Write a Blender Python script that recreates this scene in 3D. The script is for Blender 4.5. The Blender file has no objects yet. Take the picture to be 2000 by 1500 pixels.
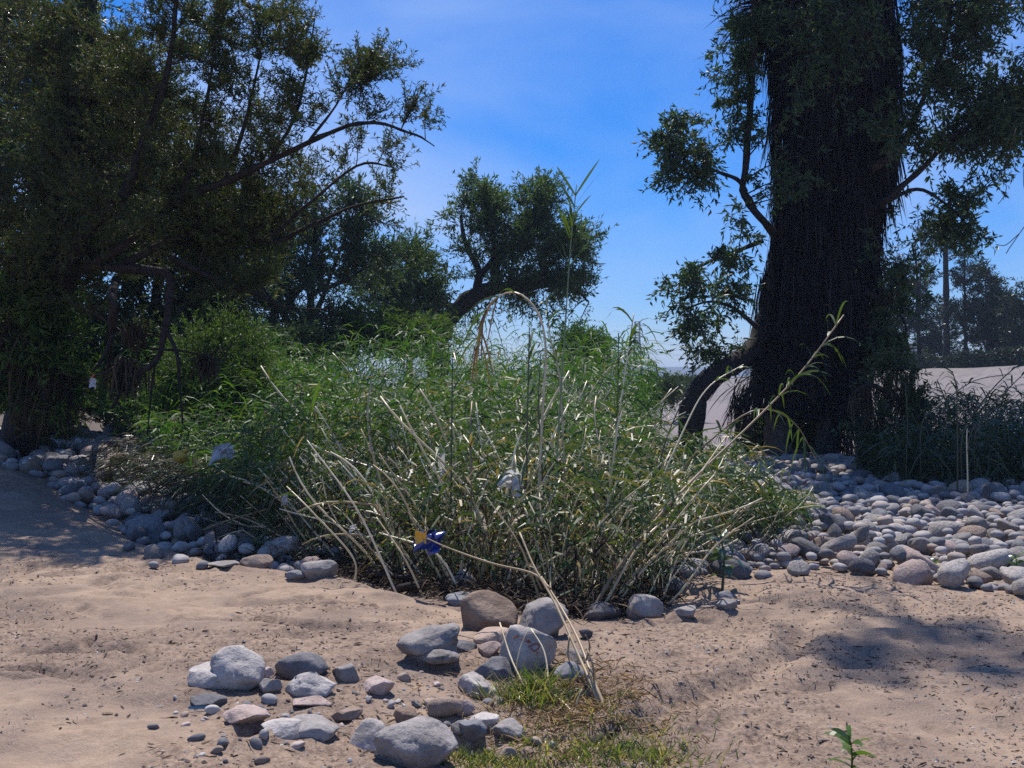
import bpy, bmesh, math, random
import numpy as np
from mathutils import Vector, Matrix

S = bpy.context.scene
COL = S.collection
R = math.radians
CAMZ = 1.6
FPX = 1960.0

# ------------------------------------------------------------------ camera
cam_d = bpy.data.cameras.new('camera')
cam_d.sensor_width = 36
cam_d.lens = 36 * FPX / 2000
cam_d.clip_start = 0.05
cam_d.clip_end = 12000
cam = bpy.data.objects.new('camera', cam_d)
cam.location = (0, 0, CAMZ)
cam.rotation_euler = (R(90), 0, 0)
COL.objects.link(cam)
S.camera = cam

# ------------------------------------------------------------------ light
SUN_AZ, SUN_EL = -7.0, 62.0          # degrees; azimuth from +Y towards +X
world = bpy.data.worlds.new('World')
S.world = world
world.use_nodes = True
wn = world.node_tree
wn.nodes.clear()
sky = wn.nodes.new('ShaderNodeTexSky')
sky.sky_type = 'NISHITA'
sky.sun_disc = False
sky.sun_elevation = R(SUN_EL)
sky.sun_rotation = R(SUN_AZ)
sky.altitude = 100
sky.air_density = 1.15
sky.dust_density = 0.15
sky.ozone_density = 3.5
hs = wn.nodes.new('ShaderNodeHueSaturation')
hs.inputs['Hue'].default_value = 0.5
hs.inputs['Saturation'].default_value = 1.42
bg = wn.nodes.new('ShaderNodeBackground')
bg.inputs['Strength'].default_value = 0.086
wo = wn.nodes.new('ShaderNodeOutputWorld')
tint = wn.nodes.new('ShaderNodeMix'); tint.data_type = 'RGBA'; tint.blend_type = 'MULTIPLY'; tint.inputs[0].default_value = 1.0
tint.inputs[7].default_value = (0.78, 0.88, 1.22, 1)
wtc = wn.nodes.new('ShaderNodeTexCoord')
wmp = wn.nodes.new('ShaderNodeMapping'); wmp.inputs['Scale'].default_value = (1.0, 1.0, 2.4); wmp.inputs['Location'].default_value = (0.0, 0.0, 0.0)
wns = wn.nodes.new('ShaderNodeTexNoise'); wns.inputs['Scale'].default_value = 1.9; wns.inputs['Detail'].default_value = 5.0; wns.inputs['Distortion'].default_value = .5
wrp = wn.nodes.new('ShaderNodeMapRange'); wrp.inputs[1].default_value = .42; wrp.inputs[2].default_value = .78; wrp.inputs[4].default_value = .8
wmx = wn.nodes.new('ShaderNodeMix'); wmx.data_type = 'RGBA'; wmx.inputs[7].default_value = (5.0, 6.3, 9.2, 1)
wn.links.new(wtc.outputs['Generated'], wmp.inputs['Vector']); wn.links.new(wmp.outputs[0], wns.inputs['Vector']); wn.links.new(wns.outputs[0], wrp.inputs[0])
wn.links.new(sky.outputs[0], tint.inputs[6]); wn.links.new(tint.outputs[2], hs.inputs['Color']); wn.links.new(wrp.outputs[0], wmx.inputs[0]); wn.links.new(hs.outputs[0], wmx.inputs[6]); wn.links.new(wmx.outputs[2], bg.inputs['Color'])
wn.links.new(bg.outputs[0], wo.inputs['Surface'])
sun_d = bpy.data.lights.new('sun', 'SUN')
sun_d.energy = 5.0
sun_d.angle = R(0.5)
sun_d.color = (1.0, 0.93, 0.86)
sun = bpy.data.objects.new('sun', sun_d)
az, el = R(SUN_AZ), R(SUN_EL)
sdir = Vector((math.sin(az) * math.cos(el), math.cos(az) * math.cos(el), math.sin(el)))
sun.rotation_euler = (-sdir).to_track_quat('-Z', 'Y').to_euler()
COL.objects.link(sun)
S.view_settings.view_transform = 'Standard'
S.view_settings.look = 'None'
S.view_settings.exposure = 0.33
S.view_settings.gamma = 1.0
S.view_settings.use_curve_mapping = False
S.render.engine = 'CYCLES'
S.cycles.max_bounces = 6
S.cycles.diffuse_bounces = 3
S.cycles.glossy_bounces = 2
S.cycles.transmission_bounces = 4
S.cycles.transparent_max_bounces = 6
S.cycles.volume_bounces = 0
S.cycles.use_denoising = False
S.cycles.sample_clamp_indirect = 4.0

rng = np.random.default_rng(7)
random.seed(7)

# ------------------------------------------------------------------ numpy helpers
def smooth(t):
    t = np.clip(t, 0, 1)
    return t * t * (3 - 2 * t)

def _h(ix, iy, iz, seed):
    n = (ix.astype(np.int64) * 374761393 + iy.astype(np.int64) * 668265263 + iz.astype(np.int64) * 2147483647 + seed * 974634777) & 0xffffffff
    n = ((n ^ (n >> 13)) * 1274126177) & 0xffffffff
    n = ((n ^ (n >> 16)) * 2246822519) & 0xffffffff
    return ((n ^ (n >> 15)) & 0xffff) / 65535.0

def vnoise(x, y, z=None, seed=0):
    x = np.asarray(x, float); y = np.asarray(y, float)
    z = np.zeros_like(x) if z is None else np.asarray(z, float)
    ix, iy, iz = np.floor(x), np.floor(y), np.floor(z)
    fx, fy, fz = smooth(x - ix), smooth(y - iy), smooth(z - iz)
    r = 0
    for a in (0, 1):
        for b in (0, 1):
            for c in (0, 1):
                w = (fx if a else 1 - fx) * (fy if b else 1 - fy) * (fz if c else 1 - fz)
                r = r + w * _h(ix + a, iy + b, iz + c, seed)
    return r - 0.5

def fbm(x, y, z=None, seed=0, octaves=3):
    r = 0; a = 1.0; s = 1.0
    for o in range(octaves):
        r = r + a * vnoise(np.asarray(x) * s, np.asarray(y) * s, None if z is None else np.asarray(z) * s, seed + o)
        a *= 0.5; s *= 2.03
    return r

def nrm(v):
    v = np.asarray(v, float)
    return v / np.maximum(np.linalg.norm(v, axis=-1, keepdims=True), 1e-9)

def P(px, py, d):
    return np.array(((px - 1000) / FPX * d, d, CAMZ - (py - 750) / FPX * d))

# ------------------------------------------------------------------ terrain height
EDGE_X = [-30, -12, -7.1, -4.9, -3.9, -2.5, -1.2, -0.43, 0.3, 1.0, 1.43, 2.4, 3.5, 5, 30]
EDGE_Y = [16, 15.5, 13.8, 11.3, 10.0, 8.8, 7.9, 7.0, 6.5, 6.8, 8.3, 8.5, 8.0, 7.2, 6.5]
def y_edge(x): return np.interp(x, EDGE_X, EDGE_Y)

_dim = []
for _ in range(170):
    _dim.append((rng.uniform(-4.5, 4.5), rng.uniform(3.4, 9), rng.uniform(.05, .11), rng.uniform(.018, .046), rng.uniform(0, 3.14)))
RUT = [(0.62, 4.6), (0.85, 4.9), (1.25, 5.25), (1.6, 5.75), (1.78, 6.2)]

def height(x, y):
    x = np.asarray(x, float); y = np.asarray(y, float)
    h = 0.5 * smooth((-x - 1.5) / 5) * smooth((y - 6) / 9)
    m = smooth((y_edge(x) - y) / 0.7 + 0.25)
    left = smooth((0.2 - x) / 1.5)
    h = h + m * (0.05 + 0.10 * left)
    near = smooth((20 - y) / 4) * smooth((11 - np.abs(x)) / 2)
    h = h + near * (0.075 * fbm(x * 0.55, y * 0.7, seed=3, octaves=3) + 0.035 * m * fbm(x * 2.2 + 0.5 * y, y * 3.4, seed=11, octaves=3))
    rid = np.abs(fbm(x * 1.1 + y * 0.35, y * 2.6 - x * 0.5, seed=21, octaves=2))
    h = h - near * m * 0.07 * smooth(1 - rid * 6) * (vnoise(x * .8, y * .8, seed=5) + .5)
    h = h + near * m * 0.017 * fbm(x * 8, y * 12, seed=31, octaves=3)
    cr = smooth((fbm(x * .9, y * 1.25, seed=41) + .02) / .22)
    h = h + near * m * cr * .022 * fbm(x * 13, y * 19, seed=43, octaves=2)
    for (cx, cy, r, dp, a) in _dim:
        sel = (np.abs(x - cx) < 4 * r) & (np.abs(y - cy) < 4 * r)
        if np.any(sel):
            dx, dy = x[sel] - cx, y[sel] - cy
            u = dx * math.cos(a) + dy * math.sin(a); v = -dx * math.sin(a) + dy * math.cos(a)
            q = (u / r) ** 2 + (v / (0.55 * r)) ** 2
            h[sel] += -dp * np.exp(-q) + 0.45 * dp * np.exp(-(np.sqrt(q) - 1.7) ** 2 * 2.5)
    # wheel rut with a raised berm
    sel = (x > 0.3) & (x < 2.2) & (y > 4.3) & (y < 6.6)
    if np.any(sel):
        xs, ys = x[sel], y[sel]
        best = np.full(xs.shape, 9.0)
        sgn = np.zeros(xs.shape)
        for (a, b) in zip(RUT[:-1], RUT[1:]):
            ax, ay = a; bx, by = b
            L2 = (bx - ax) ** 2 + (by - ay) ** 2
            t = np.clip(((xs - ax) * (bx - ax) + (ys - ay) * (by - ay)) / L2, 0, 1)
            dd = np.hypot(xs - ax - t * (bx - ax), ys - ay - t * (by - ay))
            s = np.sign((bx - ax) * (ys - ay) - (by - ay) * (xs - ax))
            sgn = np.where(dd < best, s, sgn); best = np.minimum(best, dd)
        h[sel] += -0.05 * np.exp(-(best / .07) ** 2) + 0.045 * np.exp(-((best - .17) / .08) ** 2) * (0.4 + 0.6 * (sgn > 0))
    far = smooth((y - 25) / 30)
    h = h + far * 0.25 * fbm(x * 0.05, y * 0.05, seed=9)
    h = h - 0.9 * smooth((y - 120) / 150)
    return h

def h1(x, y): return float(height(np.array([float(x)]), np.array([float(y)]))[0])

_ds = np.concatenate([np.arange(2.5, 14, .02), np.arange(14, 60, .1)])
def G(px, py):
    """the point of the ground seen at a pixel of the photograph"""
    x = (px - 1000) / FPX * _ds; z = CAMZ - (py - 750) / FPX * _ds
    k = np.nonzero(z - height(x, _ds) <= 0)[0]
    i = k[0] if len(k) else len(_ds) - 1
    return np.array((x[i], _ds[i], h1(x[i], _ds[i])))

# ------------------------------------------------------------------ mesh helpers
def mesh_np(name, V, F, mat, smoothf=False):
    V = np.ascontiguousarray(V, np.float32); F = np.ascontiguousarray(F, np.int32)
    me = bpy.data.meshes.new(name)
    n, k = F.shape
    me.vertices.add(len(V)); me.vertices.foreach_set('co', V.ravel())
    me.loops.add(n * k); me.loops.foreach_set('vertex_index', F.ravel())
    me.polygons.add(n); me.polygons.foreach_set('loop_start', np.arange(0, n * k, k, dtype=np.int32))
    me.update(calc_edges=True)
    me.polygons.foreach_set('use_smooth', np.full(n, bool(smoothf)))
    for m in (mat if isinstance(mat, (list, tuple)) else [mat]): me.materials.append(m)
    return me

def join(parts):
    Vs, Fs, o = [], [], 0
    for V, F in parts:
        Vs.append(V); Fs.append(np.asarray(F) + o); o += len(V)
    return np.concatenate(Vs), np.concatenate(Fs)

def obj(name, me, parent=None, loc=None, kind=None):
    o = bpy.data.objects.new(name, me); COL.objects.link(o)
    if parent is not None: o.parent = parent
    if loc is not None: o.location = [float(c) for c in loc]
    if kind: o['kind'] = kind
    return o

def tag(o, label, cat, group=None, kind=None):
    o['label'] = label; o['category'] = cat
    if group: o['group'] = group
    if kind: o['kind'] = kind
    return o

def empty(name, loc, label, cat, group=None):
    o = bpy.data.objects.new(name, None); COL.objects.link(o)
    o.location = [float(c) for c in loc]; o.empty_display_size = .1
    return tag(o, label, cat, group)

def local(V, root):
    return np.asarray(V) - np.array(root.location)

def spline(pts, n):
    pts = np.asarray(pts, float)
    if len(pts) == 2:
        t = np.linspace(0, 1, n)[:, None]; return pts[0] * (1 - t) + pts[1] * t
    p = np.vstack([2 * pts[0] - pts[1], pts, 2 * pts[-1] - pts[-2]])
    m = len(pts) - 1
    out = []
    for u in np.linspace(0, m - 1e-6, n):
        i = int(u); t = u - i
        a, b, c, d = p[i], p[i + 1], p[i + 2], p[i + 3]
        out.append(0.5 * ((2 * b) + (c - a) * t + (2 * a - 5 * b + 4 * c - d) * t * t + (3 * b - a - 3 * c + d) * t ** 3))
    return np.array(out)

def tube(pts, rad, sides=6, wob=0.0, seed=0):
    pts = np.asarray(pts, float); n = len(pts)
    rad = np.broadcast_to(np.asarray(rad, float), (n,))
    T = nrm(np.gradient(pts, axis=0))
    ref = np.array((0.13, 0.31, 0.94)) if abs(T[0][2]) < .9 else np.array((0.95, 0.2, 0.1))
    A = nrm(np.cross(T, ref)); B = np.cross(T, A)
    th = np.linspace(0, 2 * math.pi, sides, endpoint=False)
    rr = rad[:, None] * np.ones((n, sides))
    if wob:
        rr = rr * (1 + wob * 2 * vnoise(np.cos(th)[None] * 1.5 + np.arange(n)[:, None] * .35, np.sin(th)[None] * 1.5 + seed + 0 * rr, np.arange(n)[:, None] * .5 + 0 * rr, seed))
    V = pts[:, None] + rr[..., None] * (np.cos(th)[None, :, None] * A[:, None] + np.sin(th)[None, :, None] * B[:, None])
    V = V.reshape(-1, 3)
    i = np.arange(n - 1)[:, None] * sides; j = np.arange(sides)[None]; j2 = (j + 1) % sides
    F = np.stack([i + j, i + j2, i + sides + j2, i + sides + j], -1).reshape(-1, 4)
    c0 = len(V); V = np.vstack([V, pts[0] - T[0] * rad[0] * .2, pts[-1] + T[-1] * rad[-1] * .3])
    caps = []
    for k in range(0, sides, 2):
        a, b, c = k, (k + 1) % sides, (k + 2) % sides
        caps.append((c0, c, b, a)); o = (n - 1) * sides; caps.append((c0 + 1, o + a, o + b, o + c))
    return V, np.vstack([F, np.array(caps)])

def tubes_many(C, r0, r1, sides=3):
    """C: N x K x 3 centre lines"""
    C = np.asarray(C, float); N, K, _ = C.shape
    T = nrm(np.gradient(C, axis=1))
    A = nrm(np.cross(T, np.array((0.31, 0.77, 0.55)))); B = np.cross(T, A)
    r0 = np.broadcast_to(np.asarray(r0, float), (N,)); r1 = np.broadcast_to(np.asarray(r1, float), (N,))
    t = np.linspace(0, 1, K)
    rad = r0[:, None] * (1 - t) + r1[:, None] * t
    th = np.linspace(0, 2 * math.pi, sides, endpoint=False)
    V = C[:, :, None] + rad[..., None, None] * (np.cos(th)[None, None, :, None] * A[:, :, None] + np.sin(th)[None, None, :, None] * B[:, :, None])
    b = (np.arange(N) * K * sides)[:, None, None]
    i = (np.arange(K - 1) * sides)[None, :, None]; j = np.arange(sides)[None, None]; j2 = (j + 1) % sides
    F = np.stack([b + i + j, b + i + j2, b + i + sides + j2, b + i + sides + j], -1).reshape(-1, 4)
    return V.reshape(-1, 3), F

def leaf_quads(base, d, L, W, rg, fold=0.0):
    N = len(base); d = nrm(d)
    L = np.broadcast_to(L, (N,)); W = np.broadcast_to(W, (N,))
    s = nrm(np.cross(d, rg.normal(size=(N, 3)))); u = np.cross(s, d)
    m = base + d * (L * .42)[:, None]
    V = np.stack([base, m + s * (W / 2)[:, None] + u * (L * .06)[:, None], base + d * L[:, None] - u * (L * .08)[:, None], m - s * (W / 2)[:, None] + u * (L * .06)[:, None]], 1)
    return V.reshape(-1, 3), np.arange(N * 4).reshape(N, 4)

def blades(base, d, L, W, droop, seg, rg):
    """N curved ribbons tapering to a point"""
    N = len(base); d = nrm(d)
    L = np.broadcast_to(L, (N,)); W = np.broadcast_to(W, (N,)); droop = np.broadcast_to(droop, (N,))
    t = np.linspace(0, 1, seg + 1)
    C = base[:, None] + d[:, None] * (L[:, None] * t[None])[..., None]
    C[..., 2] -= (droop * L)[:, None] * t[None] ** 2.2
    s = nrm(np.cross(d, np.array((0, 0, 1.0)) + 0.7 * rg.normal(size=(N, 3))))
    w = np.sin(np.clip(t * .86 + .14, 0, 1) * math.pi) ** .7
    w[-1] = 0.04
    off = s[:, None] * (W[:, None] * .5 * w[None])[..., None]
    V = np.stack([C - off, C + off], 2).reshape(-1, 3)
    b = (np.arange(N) * (seg + 1) * 2)[:, None]; i = (np.arange(seg) * 2)[None]
    F = np.stack([b + i, b + i + 1, b + i + 3, b + i + 2], -1).reshape(-1, 4)
    return V, F

_ico = {}
def ico(n):
    if n not in _ico:
        bm = bmesh.new(); bmesh.ops.create_icosphere(bm, subdivisions=n, radius=1)
        bm.verts.ensure_lookup_table()
        _ico[n] = (np.array([v.co[:] for v in bm.verts]), np.array([[v.index for v in f.verts] for f in bm.faces]))
        bm.free()
    return _ico[n]

def rock_shape(sub, seed, planes=7, hard=.7, rough=.12, dims=(1, 1, 1)):
    v, f = ico(sub)
    v = v.copy(); rg = np.random.default_rng(seed)
    for _ in range(planes):
        n = nrm(rg.normal(size=3) * np.array((1, 1, .8))); o = rg.uniform(.48, .88)
        dd = v @ n - o
        v = v - np.where(dd > 0, dd * hard, 0)[:, None] * n
    q = nrm(v)
    k = fbm(v[:, 0] * 1.5 + seed, v[:, 1] * 1.5, v[:, 2] * 1.5, seed=seed, octaves=4 if sub > 3 else 3)
    v = v * (1 + rough * k[:, None] * 1.6)
    if sub > 3:
        k2 = np.abs(fbm(v[:, 0] * 2.3, v[:, 1] * 2.3 + seed, v[:, 2] * 3.2, seed=seed + 50, octaves=3))
        v = v * (1 - rough * .55 * smooth(1 - k2 * 11)[:, None])
    ext = v.max(0) - v.min(0); v = (v - (v.max(0) + v.min(0)) / 2) / ext * 2
    return v * np.array(dims), f

# ------------------------------------------------------------------ materials
def mat_new(name):
    m = bpy.data.materials.new(name); m.use_nodes = True
    nt = m.node_tree; nt.nodes.clear()
    return m, nt, nt.nodes, nt.links

def node(nt, typ, **kw):
    n = nt.nodes.new(typ)
    for k, v in kw.items():
        if k.startswith('_'): setattr(n, k[1:], v)
        else: n.inputs[k].default_value = v
    return n

def ramp(nt, stops, interp='LINEAR'):
    n = nt.nodes.new('ShaderNodeValToRGB'); e = n.color_ramp.elements
    n.color_ramp.interpolation = interp
    e[0].position, e[0].color = stops[0][0], (*stops[0][1], 1)
    e[1].position, e[1].color = stops[-1][0], (*stops[-1][1], 1)
    for p, c in stops[1:-1]:
        x = e.new(p); x.color = (*c, 1)
    return n

def leaf_mat(name, stops, trans=.35, rough=.38, spec=.5, tcol=None):
    m, nt, N, L = mat_new(name)
    geo = N.new('ShaderNodeNewGeometry')
    rp = ramp(nt, stops); L.new(geo.outputs['Random Per Island'], rp.inputs[0])
    p = node(nt, 'ShaderNodeBsdfPrincipled', Roughness=rough)
    p.inputs['Specular IOR Level'].default_value = spec
    L.new(rp.outputs[0], p.inputs['Base Color'])
    t = N.new('ShaderNodeBsdfTranslucent')
    mx = N.new('ShaderNodeMix'); mx.data_type = 'RGBA'; mx.blend_type = 'MULTIPLY'; mx.inputs[0].default_value = 1
    L.new(rp.outputs[0], mx.inputs[6]); mx.inputs[7].default_value = (*(tcol or (1.6, 1.7, .7)), 1)
    L.new(mx.outputs[2], t.inputs[0])
    ms = node(nt, 'ShaderNodeMixShader', Fac=trans)
    L.new(p.outputs[0], ms.inputs[1]); L.new(t.outputs[0], ms.inputs[2])
    o = N.new('ShaderNodeOutputMaterial'); L.new(ms.outputs[0], o.inputs[0])
    return m

def bark_mat(name, c0, c1, scale=14, rough=.85, bump=.6, spec=.2):
    m, nt, N, L = mat_new(name)
    tc = N.new('ShaderNodeTexCoord')
    n1 = node(nt, 'ShaderNodeTexNoise', Scale=scale, Detail=6.0); L.new(tc.outputs['Object'], n1.inputs['Vector'])
    rp = ramp(nt, [(.3, c0), (.7, c1)]); L.new(n1.outputs[0], rp.inputs[0])
    p = node(nt, 'ShaderNodeBsdfPrincipled', Roughness=rough); p.inputs['Specular IOR Level'].default_value = spec
    L.new(rp.outputs[0], p.inputs['Base Color'])
    b = node(nt, 'ShaderNodeBump', Strength=bump, Distance=.01); L.new(n1.outputs[0], b.inputs['Height']); L.new(b.outputs[0], p.inputs['Normal'])
    o = N.new('ShaderNodeOutputMaterial'); L.new(p.outputs[0], o.inputs[0])
    return m

def cane_mat(name, stops, rough=.28, spec=.6):
    m, nt, N, L = mat_new(name)
    oi = N.new('ShaderNodeObjectInfo'); tc = N.new('ShaderNodeTexCoord')
    n1 = node(nt, 'ShaderNodeTexNoise', Scale=9.0, Detail=4.0); L.new(tc.outputs['Object'], n1.inputs['Vector'])
    ad = N.new('ShaderNodeMath'); ad.operation = 'MULTIPLY_ADD'; L.new(n1.outputs[0], ad.inputs[0]); ad.inputs[1].default_value = .7
    mu = N.new('ShaderNodeMath'); mu.operation = 'MULTIPLY_ADD'; L.new(oi.outputs['Random'], mu.inputs[0]); mu.inputs[1].default_value = .5; mu.inputs[2].default_value = -.1
    L.new(mu.outputs[0], ad.inputs[2])
    rp = ramp(nt, stops); L.new(ad.outputs[0], rp.inputs[0])
    p = node(nt, 'ShaderNodeBsdfPrincipled', Roughness=rough); p.inputs['Specular IOR Level'].default_value = spec
    L.new(rp.outputs[0], p.inputs['Base Color'])
    o = N.new('ShaderNodeOutputMaterial'); L.new(p.outputs[0], o.inputs[0])
    return m

def rock_mat(name, c0, c1, vein=.0, scale=1.0):
    m, nt, N, L = mat_new(name)
    tc = N.new('ShaderNodeTexCoord'); oi = N.new('ShaderNodeObjectInfo')
    mp = N.new('ShaderNodeVectorMath'); mp.operation = 'ADD'
    L.new(tc.outputs['Object'], mp.inputs[0])
    sc = N.new('ShaderNodeVectorMath'); sc.operation = 'SCALE'; L.new(oi.outputs['Location'], sc.inputs[0]); sc.inputs['Scale'].default_value = 3.7
    L.new(sc.outputs[0], mp.inputs[1])
    n1 = node(nt, 'ShaderNodeTexNoise', Scale=7.0 * scale, Detail=8.0, Roughness=.62); L.new(mp.outputs[0], n1.inputs['Vector'])
    n2 = node(nt, 'ShaderNodeTexNoise', Scale=120.0 * scale, Detail=3.0); L.new(mp.outputs[0], n2.inputs['Vector'])
    rp = ramp(nt, [(.32, c0), (.68, c1)]); L.new(n1.outputs[0], rp.inputs[0])
    r2 = ramp(nt, [(.3, (.62, .6, .6)), (.5, (1, 1, 1)), (.75, (1.0, 1.0, 1.0))]); L.new(n2.outputs[0], r2.inputs[0])
    mx = N.new('ShaderNodeMix'); mx.data_type = 'RGBA'; mx.blend_type = 'MULTIPLY'; mx.inputs[0].default_value = .8
    L.new(rp.outputs[0], mx.inputs[6]); L.new(r2.outputs[0], mx.inputs[7])
    # each stone a little lighter or darker
    mr = N.new('ShaderNodeMapRange'); L.new(oi.outputs['Random'], mr.inputs[0]); mr.inputs[3].default_value = .72; mr.inputs[4].default_value = 1.12
    n4 = node(nt, 'ShaderNodeTexNoise', Scale=3.1 * scale, Detail=9.0, Roughness=.7, Distortion=.6); L.new(mp.outputs[0], n4.inputs['Vector'])
    st_ = ramp(nt, [(.34, (.55, .50, .45)), (.47, (1, 1, 1)), (.70, (1, 1, 1))]); L.new(n4.outputs[0], st_.inputs[0])
    ms_ = N.new('ShaderNodeMix'); ms_.data_type = 'RGBA'; ms_.blend_type = 'MULTIPLY'; ms_.inputs[0].default_value = .75; L.new(mx.outputs[2], ms_.inputs[6]); L.new(st_.outputs[0], ms_.inputs[7])
    hv = N.new('ShaderNodeHueSaturation'); L.new(ms_.outputs[2], hv.inputs['Color']); L.new(mr.outputs[0], hv.inputs['Value'])
    p = node(nt, 'ShaderNodeBsdfPrincipled', Roughness=.78); p.inputs['Specular IOR Level'].default_value = .3
    L.new(hv.outputs[0], p.inputs['Base Color'])
    n3 = node(nt, 'ShaderNodeTexNoise', Scale=24.0 * scale, Detail=6.0, Roughness=.7); L.new(mp.outputs[0], n3.inputs['Vector'])
    b0 = node(nt, 'ShaderNodeBump', Strength=.8, Distance=.03); L.new(n1.outputs[0], b0.inputs['Height'])
    b1 = node(nt, 'ShaderNodeBump', Strength=.7, Distance=.012); L.new(n3.outputs[0], b1.inputs['Height']); L.new(b0.outputs[0], b1.inputs['Normal'])
    b2 = node(nt, 'ShaderNodeBump', Strength=.3, Distance=.003); L.new(n2.outputs[0], b2.inputs['Height']); L.new(b1.outputs[0], b2.inputs['Normal'])
    L.new(b2.outputs[0], p.inputs['Normal'])
    o = N.new('ShaderNodeOutputMaterial'); L.new(p.outputs[0], o.inputs[0])
    return m

def plain_mat(name, c, rough=.6, spec=.4, trans=0.0, metal=0.0):
    m, nt, N, L = mat_new(name)
    tc = N.new('ShaderNodeTexCoord')
    n1 = node(nt, 'ShaderNodeTexNoise', Scale=22.0, Detail=5.0); L.new(tc.outputs['Object'], n1.inputs['Vector'])
    rp = ramp(nt, [(.3, tuple(k * .78 for k in c)), (.7, c)]); L.new(n1.outputs[0], rp.inputs[0])
    p = node(nt, 'ShaderNodeBsdfPrincipled', Roughness=rough, Metallic=metal); p.inputs['Specular IOR Level'].default_value = spec
    L.new(rp.outputs[0], p.inputs['Base Color'])
    o = N.new('ShaderNodeOutputMaterial')
    if trans:
        t = N.new('ShaderNodeBsdfTranslucent'); L.new(rp.outputs[0], t.inputs[0])
        ms = node(nt, 'ShaderNodeMixShader', Fac=trans); L.new(p.outputs[0], ms.inputs[1]); L.new(t.outputs[0], ms.inputs[2]); L.new(ms.outputs[0], o.inputs[0])
    else: L.new(p.outputs[0], o.inputs[0])
    return m

def sand_mat():
    m, nt, N, L = mat_new('sand')
    tc = N.new('ShaderNodeTexCoord')
    co = tc.outputs['Object']
    big = node(nt, 'ShaderNodeTexNoise', Scale=1.3, Detail=7.0, Roughness=.62); L.new(co, big.inputs['Vector'])
    mid = node(nt, 'ShaderNodeTexNoise', Scale=9.0, Detail=6.0, Roughness=.7); L.new(co, mid.inputs['Vector'])
    fin = node(nt, 'ShaderNodeTexNoise', Scale=150.0, Detail=3.0, Roughness=.7); L.new(co, fin.inputs['Vector'])
    vor = node(nt, 'ShaderNodeTexVoronoi', Scale=70.0); L.new(co, vor.inputs['Vector'])
    base = ramp(nt, [(.3, (.24, .172, .124)), (.55, (.35, .258, .186)), (.75, (.43, .325, .24))]); L.new(mid.outputs[0], base.inputs[0])
    # patches of dark grit and crumbled bark
    sub = N.new('ShaderNodeMath'); sub.operation = 'MULTIPLY_ADD'; L.new(mid.outputs[0], sub.inputs[0]); sub.inputs[1].default_value = .55
    mb = N.new('ShaderNodeMath'); mb.operation = 'MULTIPLY'; L.new(big.outputs[0], mb.inputs[0]); mb.inputs[1].default_value = 1.0
    L.new(mb.outputs[0], sub.inputs[2])
    gm = ramp(nt, [(.74, (0, 0, 0)), (.87, (1, 1, 1))]); L.new(sub.outputs[0], gm.inputs[0])
    sp = ramp(nt, [(.42, (0, 0, 0)), (.56, (1, 1, 1))]); L.new(fin.outputs[0], sp.inputs[0])
    fac = N.new('ShaderNodeMath'); fac.operation = 'MULTIPLY'; L.new(gm.outputs[0], fac.inputs[0]); L.new(sp.outputs[0], fac.inputs[1])
    m1 = N.new('ShaderNodeMix'); m1.data_type = 'RGBA'; L.new(fac.outputs[0], m1.inputs[0]); L.new(base.outputs[0], m1.inputs[6]); m1.inputs[7].default_value = (.15, .115, .10, 1)
    a0 = N.new('ShaderNodeAttribute'); a0.attribute_name = 'crumb'
    cp_ = node(nt, 'ShaderNodeTexNoise', Scale=34.0, Detail=5.0, Roughness=.75); L.new(co, cp_.inputs['Vector'])
    cq = ramp(nt, [(.44, (0, 0, 0)), (.60, (1, 1, 1))]); L.new(cp_.outputs[0], cq.inputs[0])
    cf = N.new('ShaderNodeMath'); cf.operation = 'MULTIPLY'; L.new(a0.outputs['Fac'], cf.inputs[0]); L.new(cq.outputs[0], cf.inputs[1])
    m0 = N.new('ShaderNodeMix'); m0.data_type = 'RGBA'; L.new(cf.outputs[0], m0.inputs[0]); L.new(m1.outputs[2], m0.inputs[6]); m0.inputs[7].default_value = (.17, .12, .09, 1)
    # grains
    gr = ramp(nt, [(.32, (.66, .63, .62)), (.5, (1, 1, 1)), (.72, (1.0, 1.0, 1.0))]); L.new(fin.outputs[0], gr.inputs[0])
    m2 = N.new('ShaderNodeMix'); m2.data_type = 'RGBA'; m2.blend_type = 'MULTIPLY'; m2.inputs[0].default_value = .75
    L.new(m0.outputs[2], m2.inputs[6]); L.new(gr.outputs[0], m2.inputs[7])
    # plant litter under the reeds and trees
    at = N.new('ShaderNodeAttribute'); at.attribute_name = 'litter'
    lit = ramp(nt, [(.35, (.05, .038, .026)), (.65, (.15, .11, .075))]); L.new(mid.outputs[0], lit.inputs[0])
    m3 = N.new('ShaderNodeMix'); m3.data_type = 'RGBA'; L.new(at.outputs['Fac'], m3.inputs[0]); L.new(m2.outputs[2], m3.inputs[6]); L.new(lit.outputs[0], m3.inputs[7])
    a2 = N.new('ShaderNodeAttribute'); a2.attribute_name = 'silt'
    sl_ = ramp(nt, [(.35, (.16, .138, .138)), (.65, (.22, .19, .19))]); L.new(mid.outputs[0], sl_.inputs[0])
    m4 = N.new('ShaderNodeMix'); m4.data_type = 'RGBA'; L.new(a2.outputs['Fac'], m4.inputs[0]); L.new(m3.outputs[2], m4.inputs[6]); L.new(sl_.outputs[0], m4.inputs[7])
    p = node(nt, 'ShaderNodeBsdfPrincipled', Roughness=.9); p.inputs['Specular IOR Level'].default_value = .25
    L.new(m4.outputs[2], p.inputs['Base Color'])
    b1 = node(nt, 'ShaderNodeBump', Strength=.8, Distance=.03); L.new(mid.outputs[0], b1.inputs['Height'])
    b2 = node(nt, 'ShaderNodeBump', Strength=.6, Distance=.008); L.new(fin.outputs[0], b2.inputs['Height']); L.new(b1.outputs[0], b2.inputs['Normal'])
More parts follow.
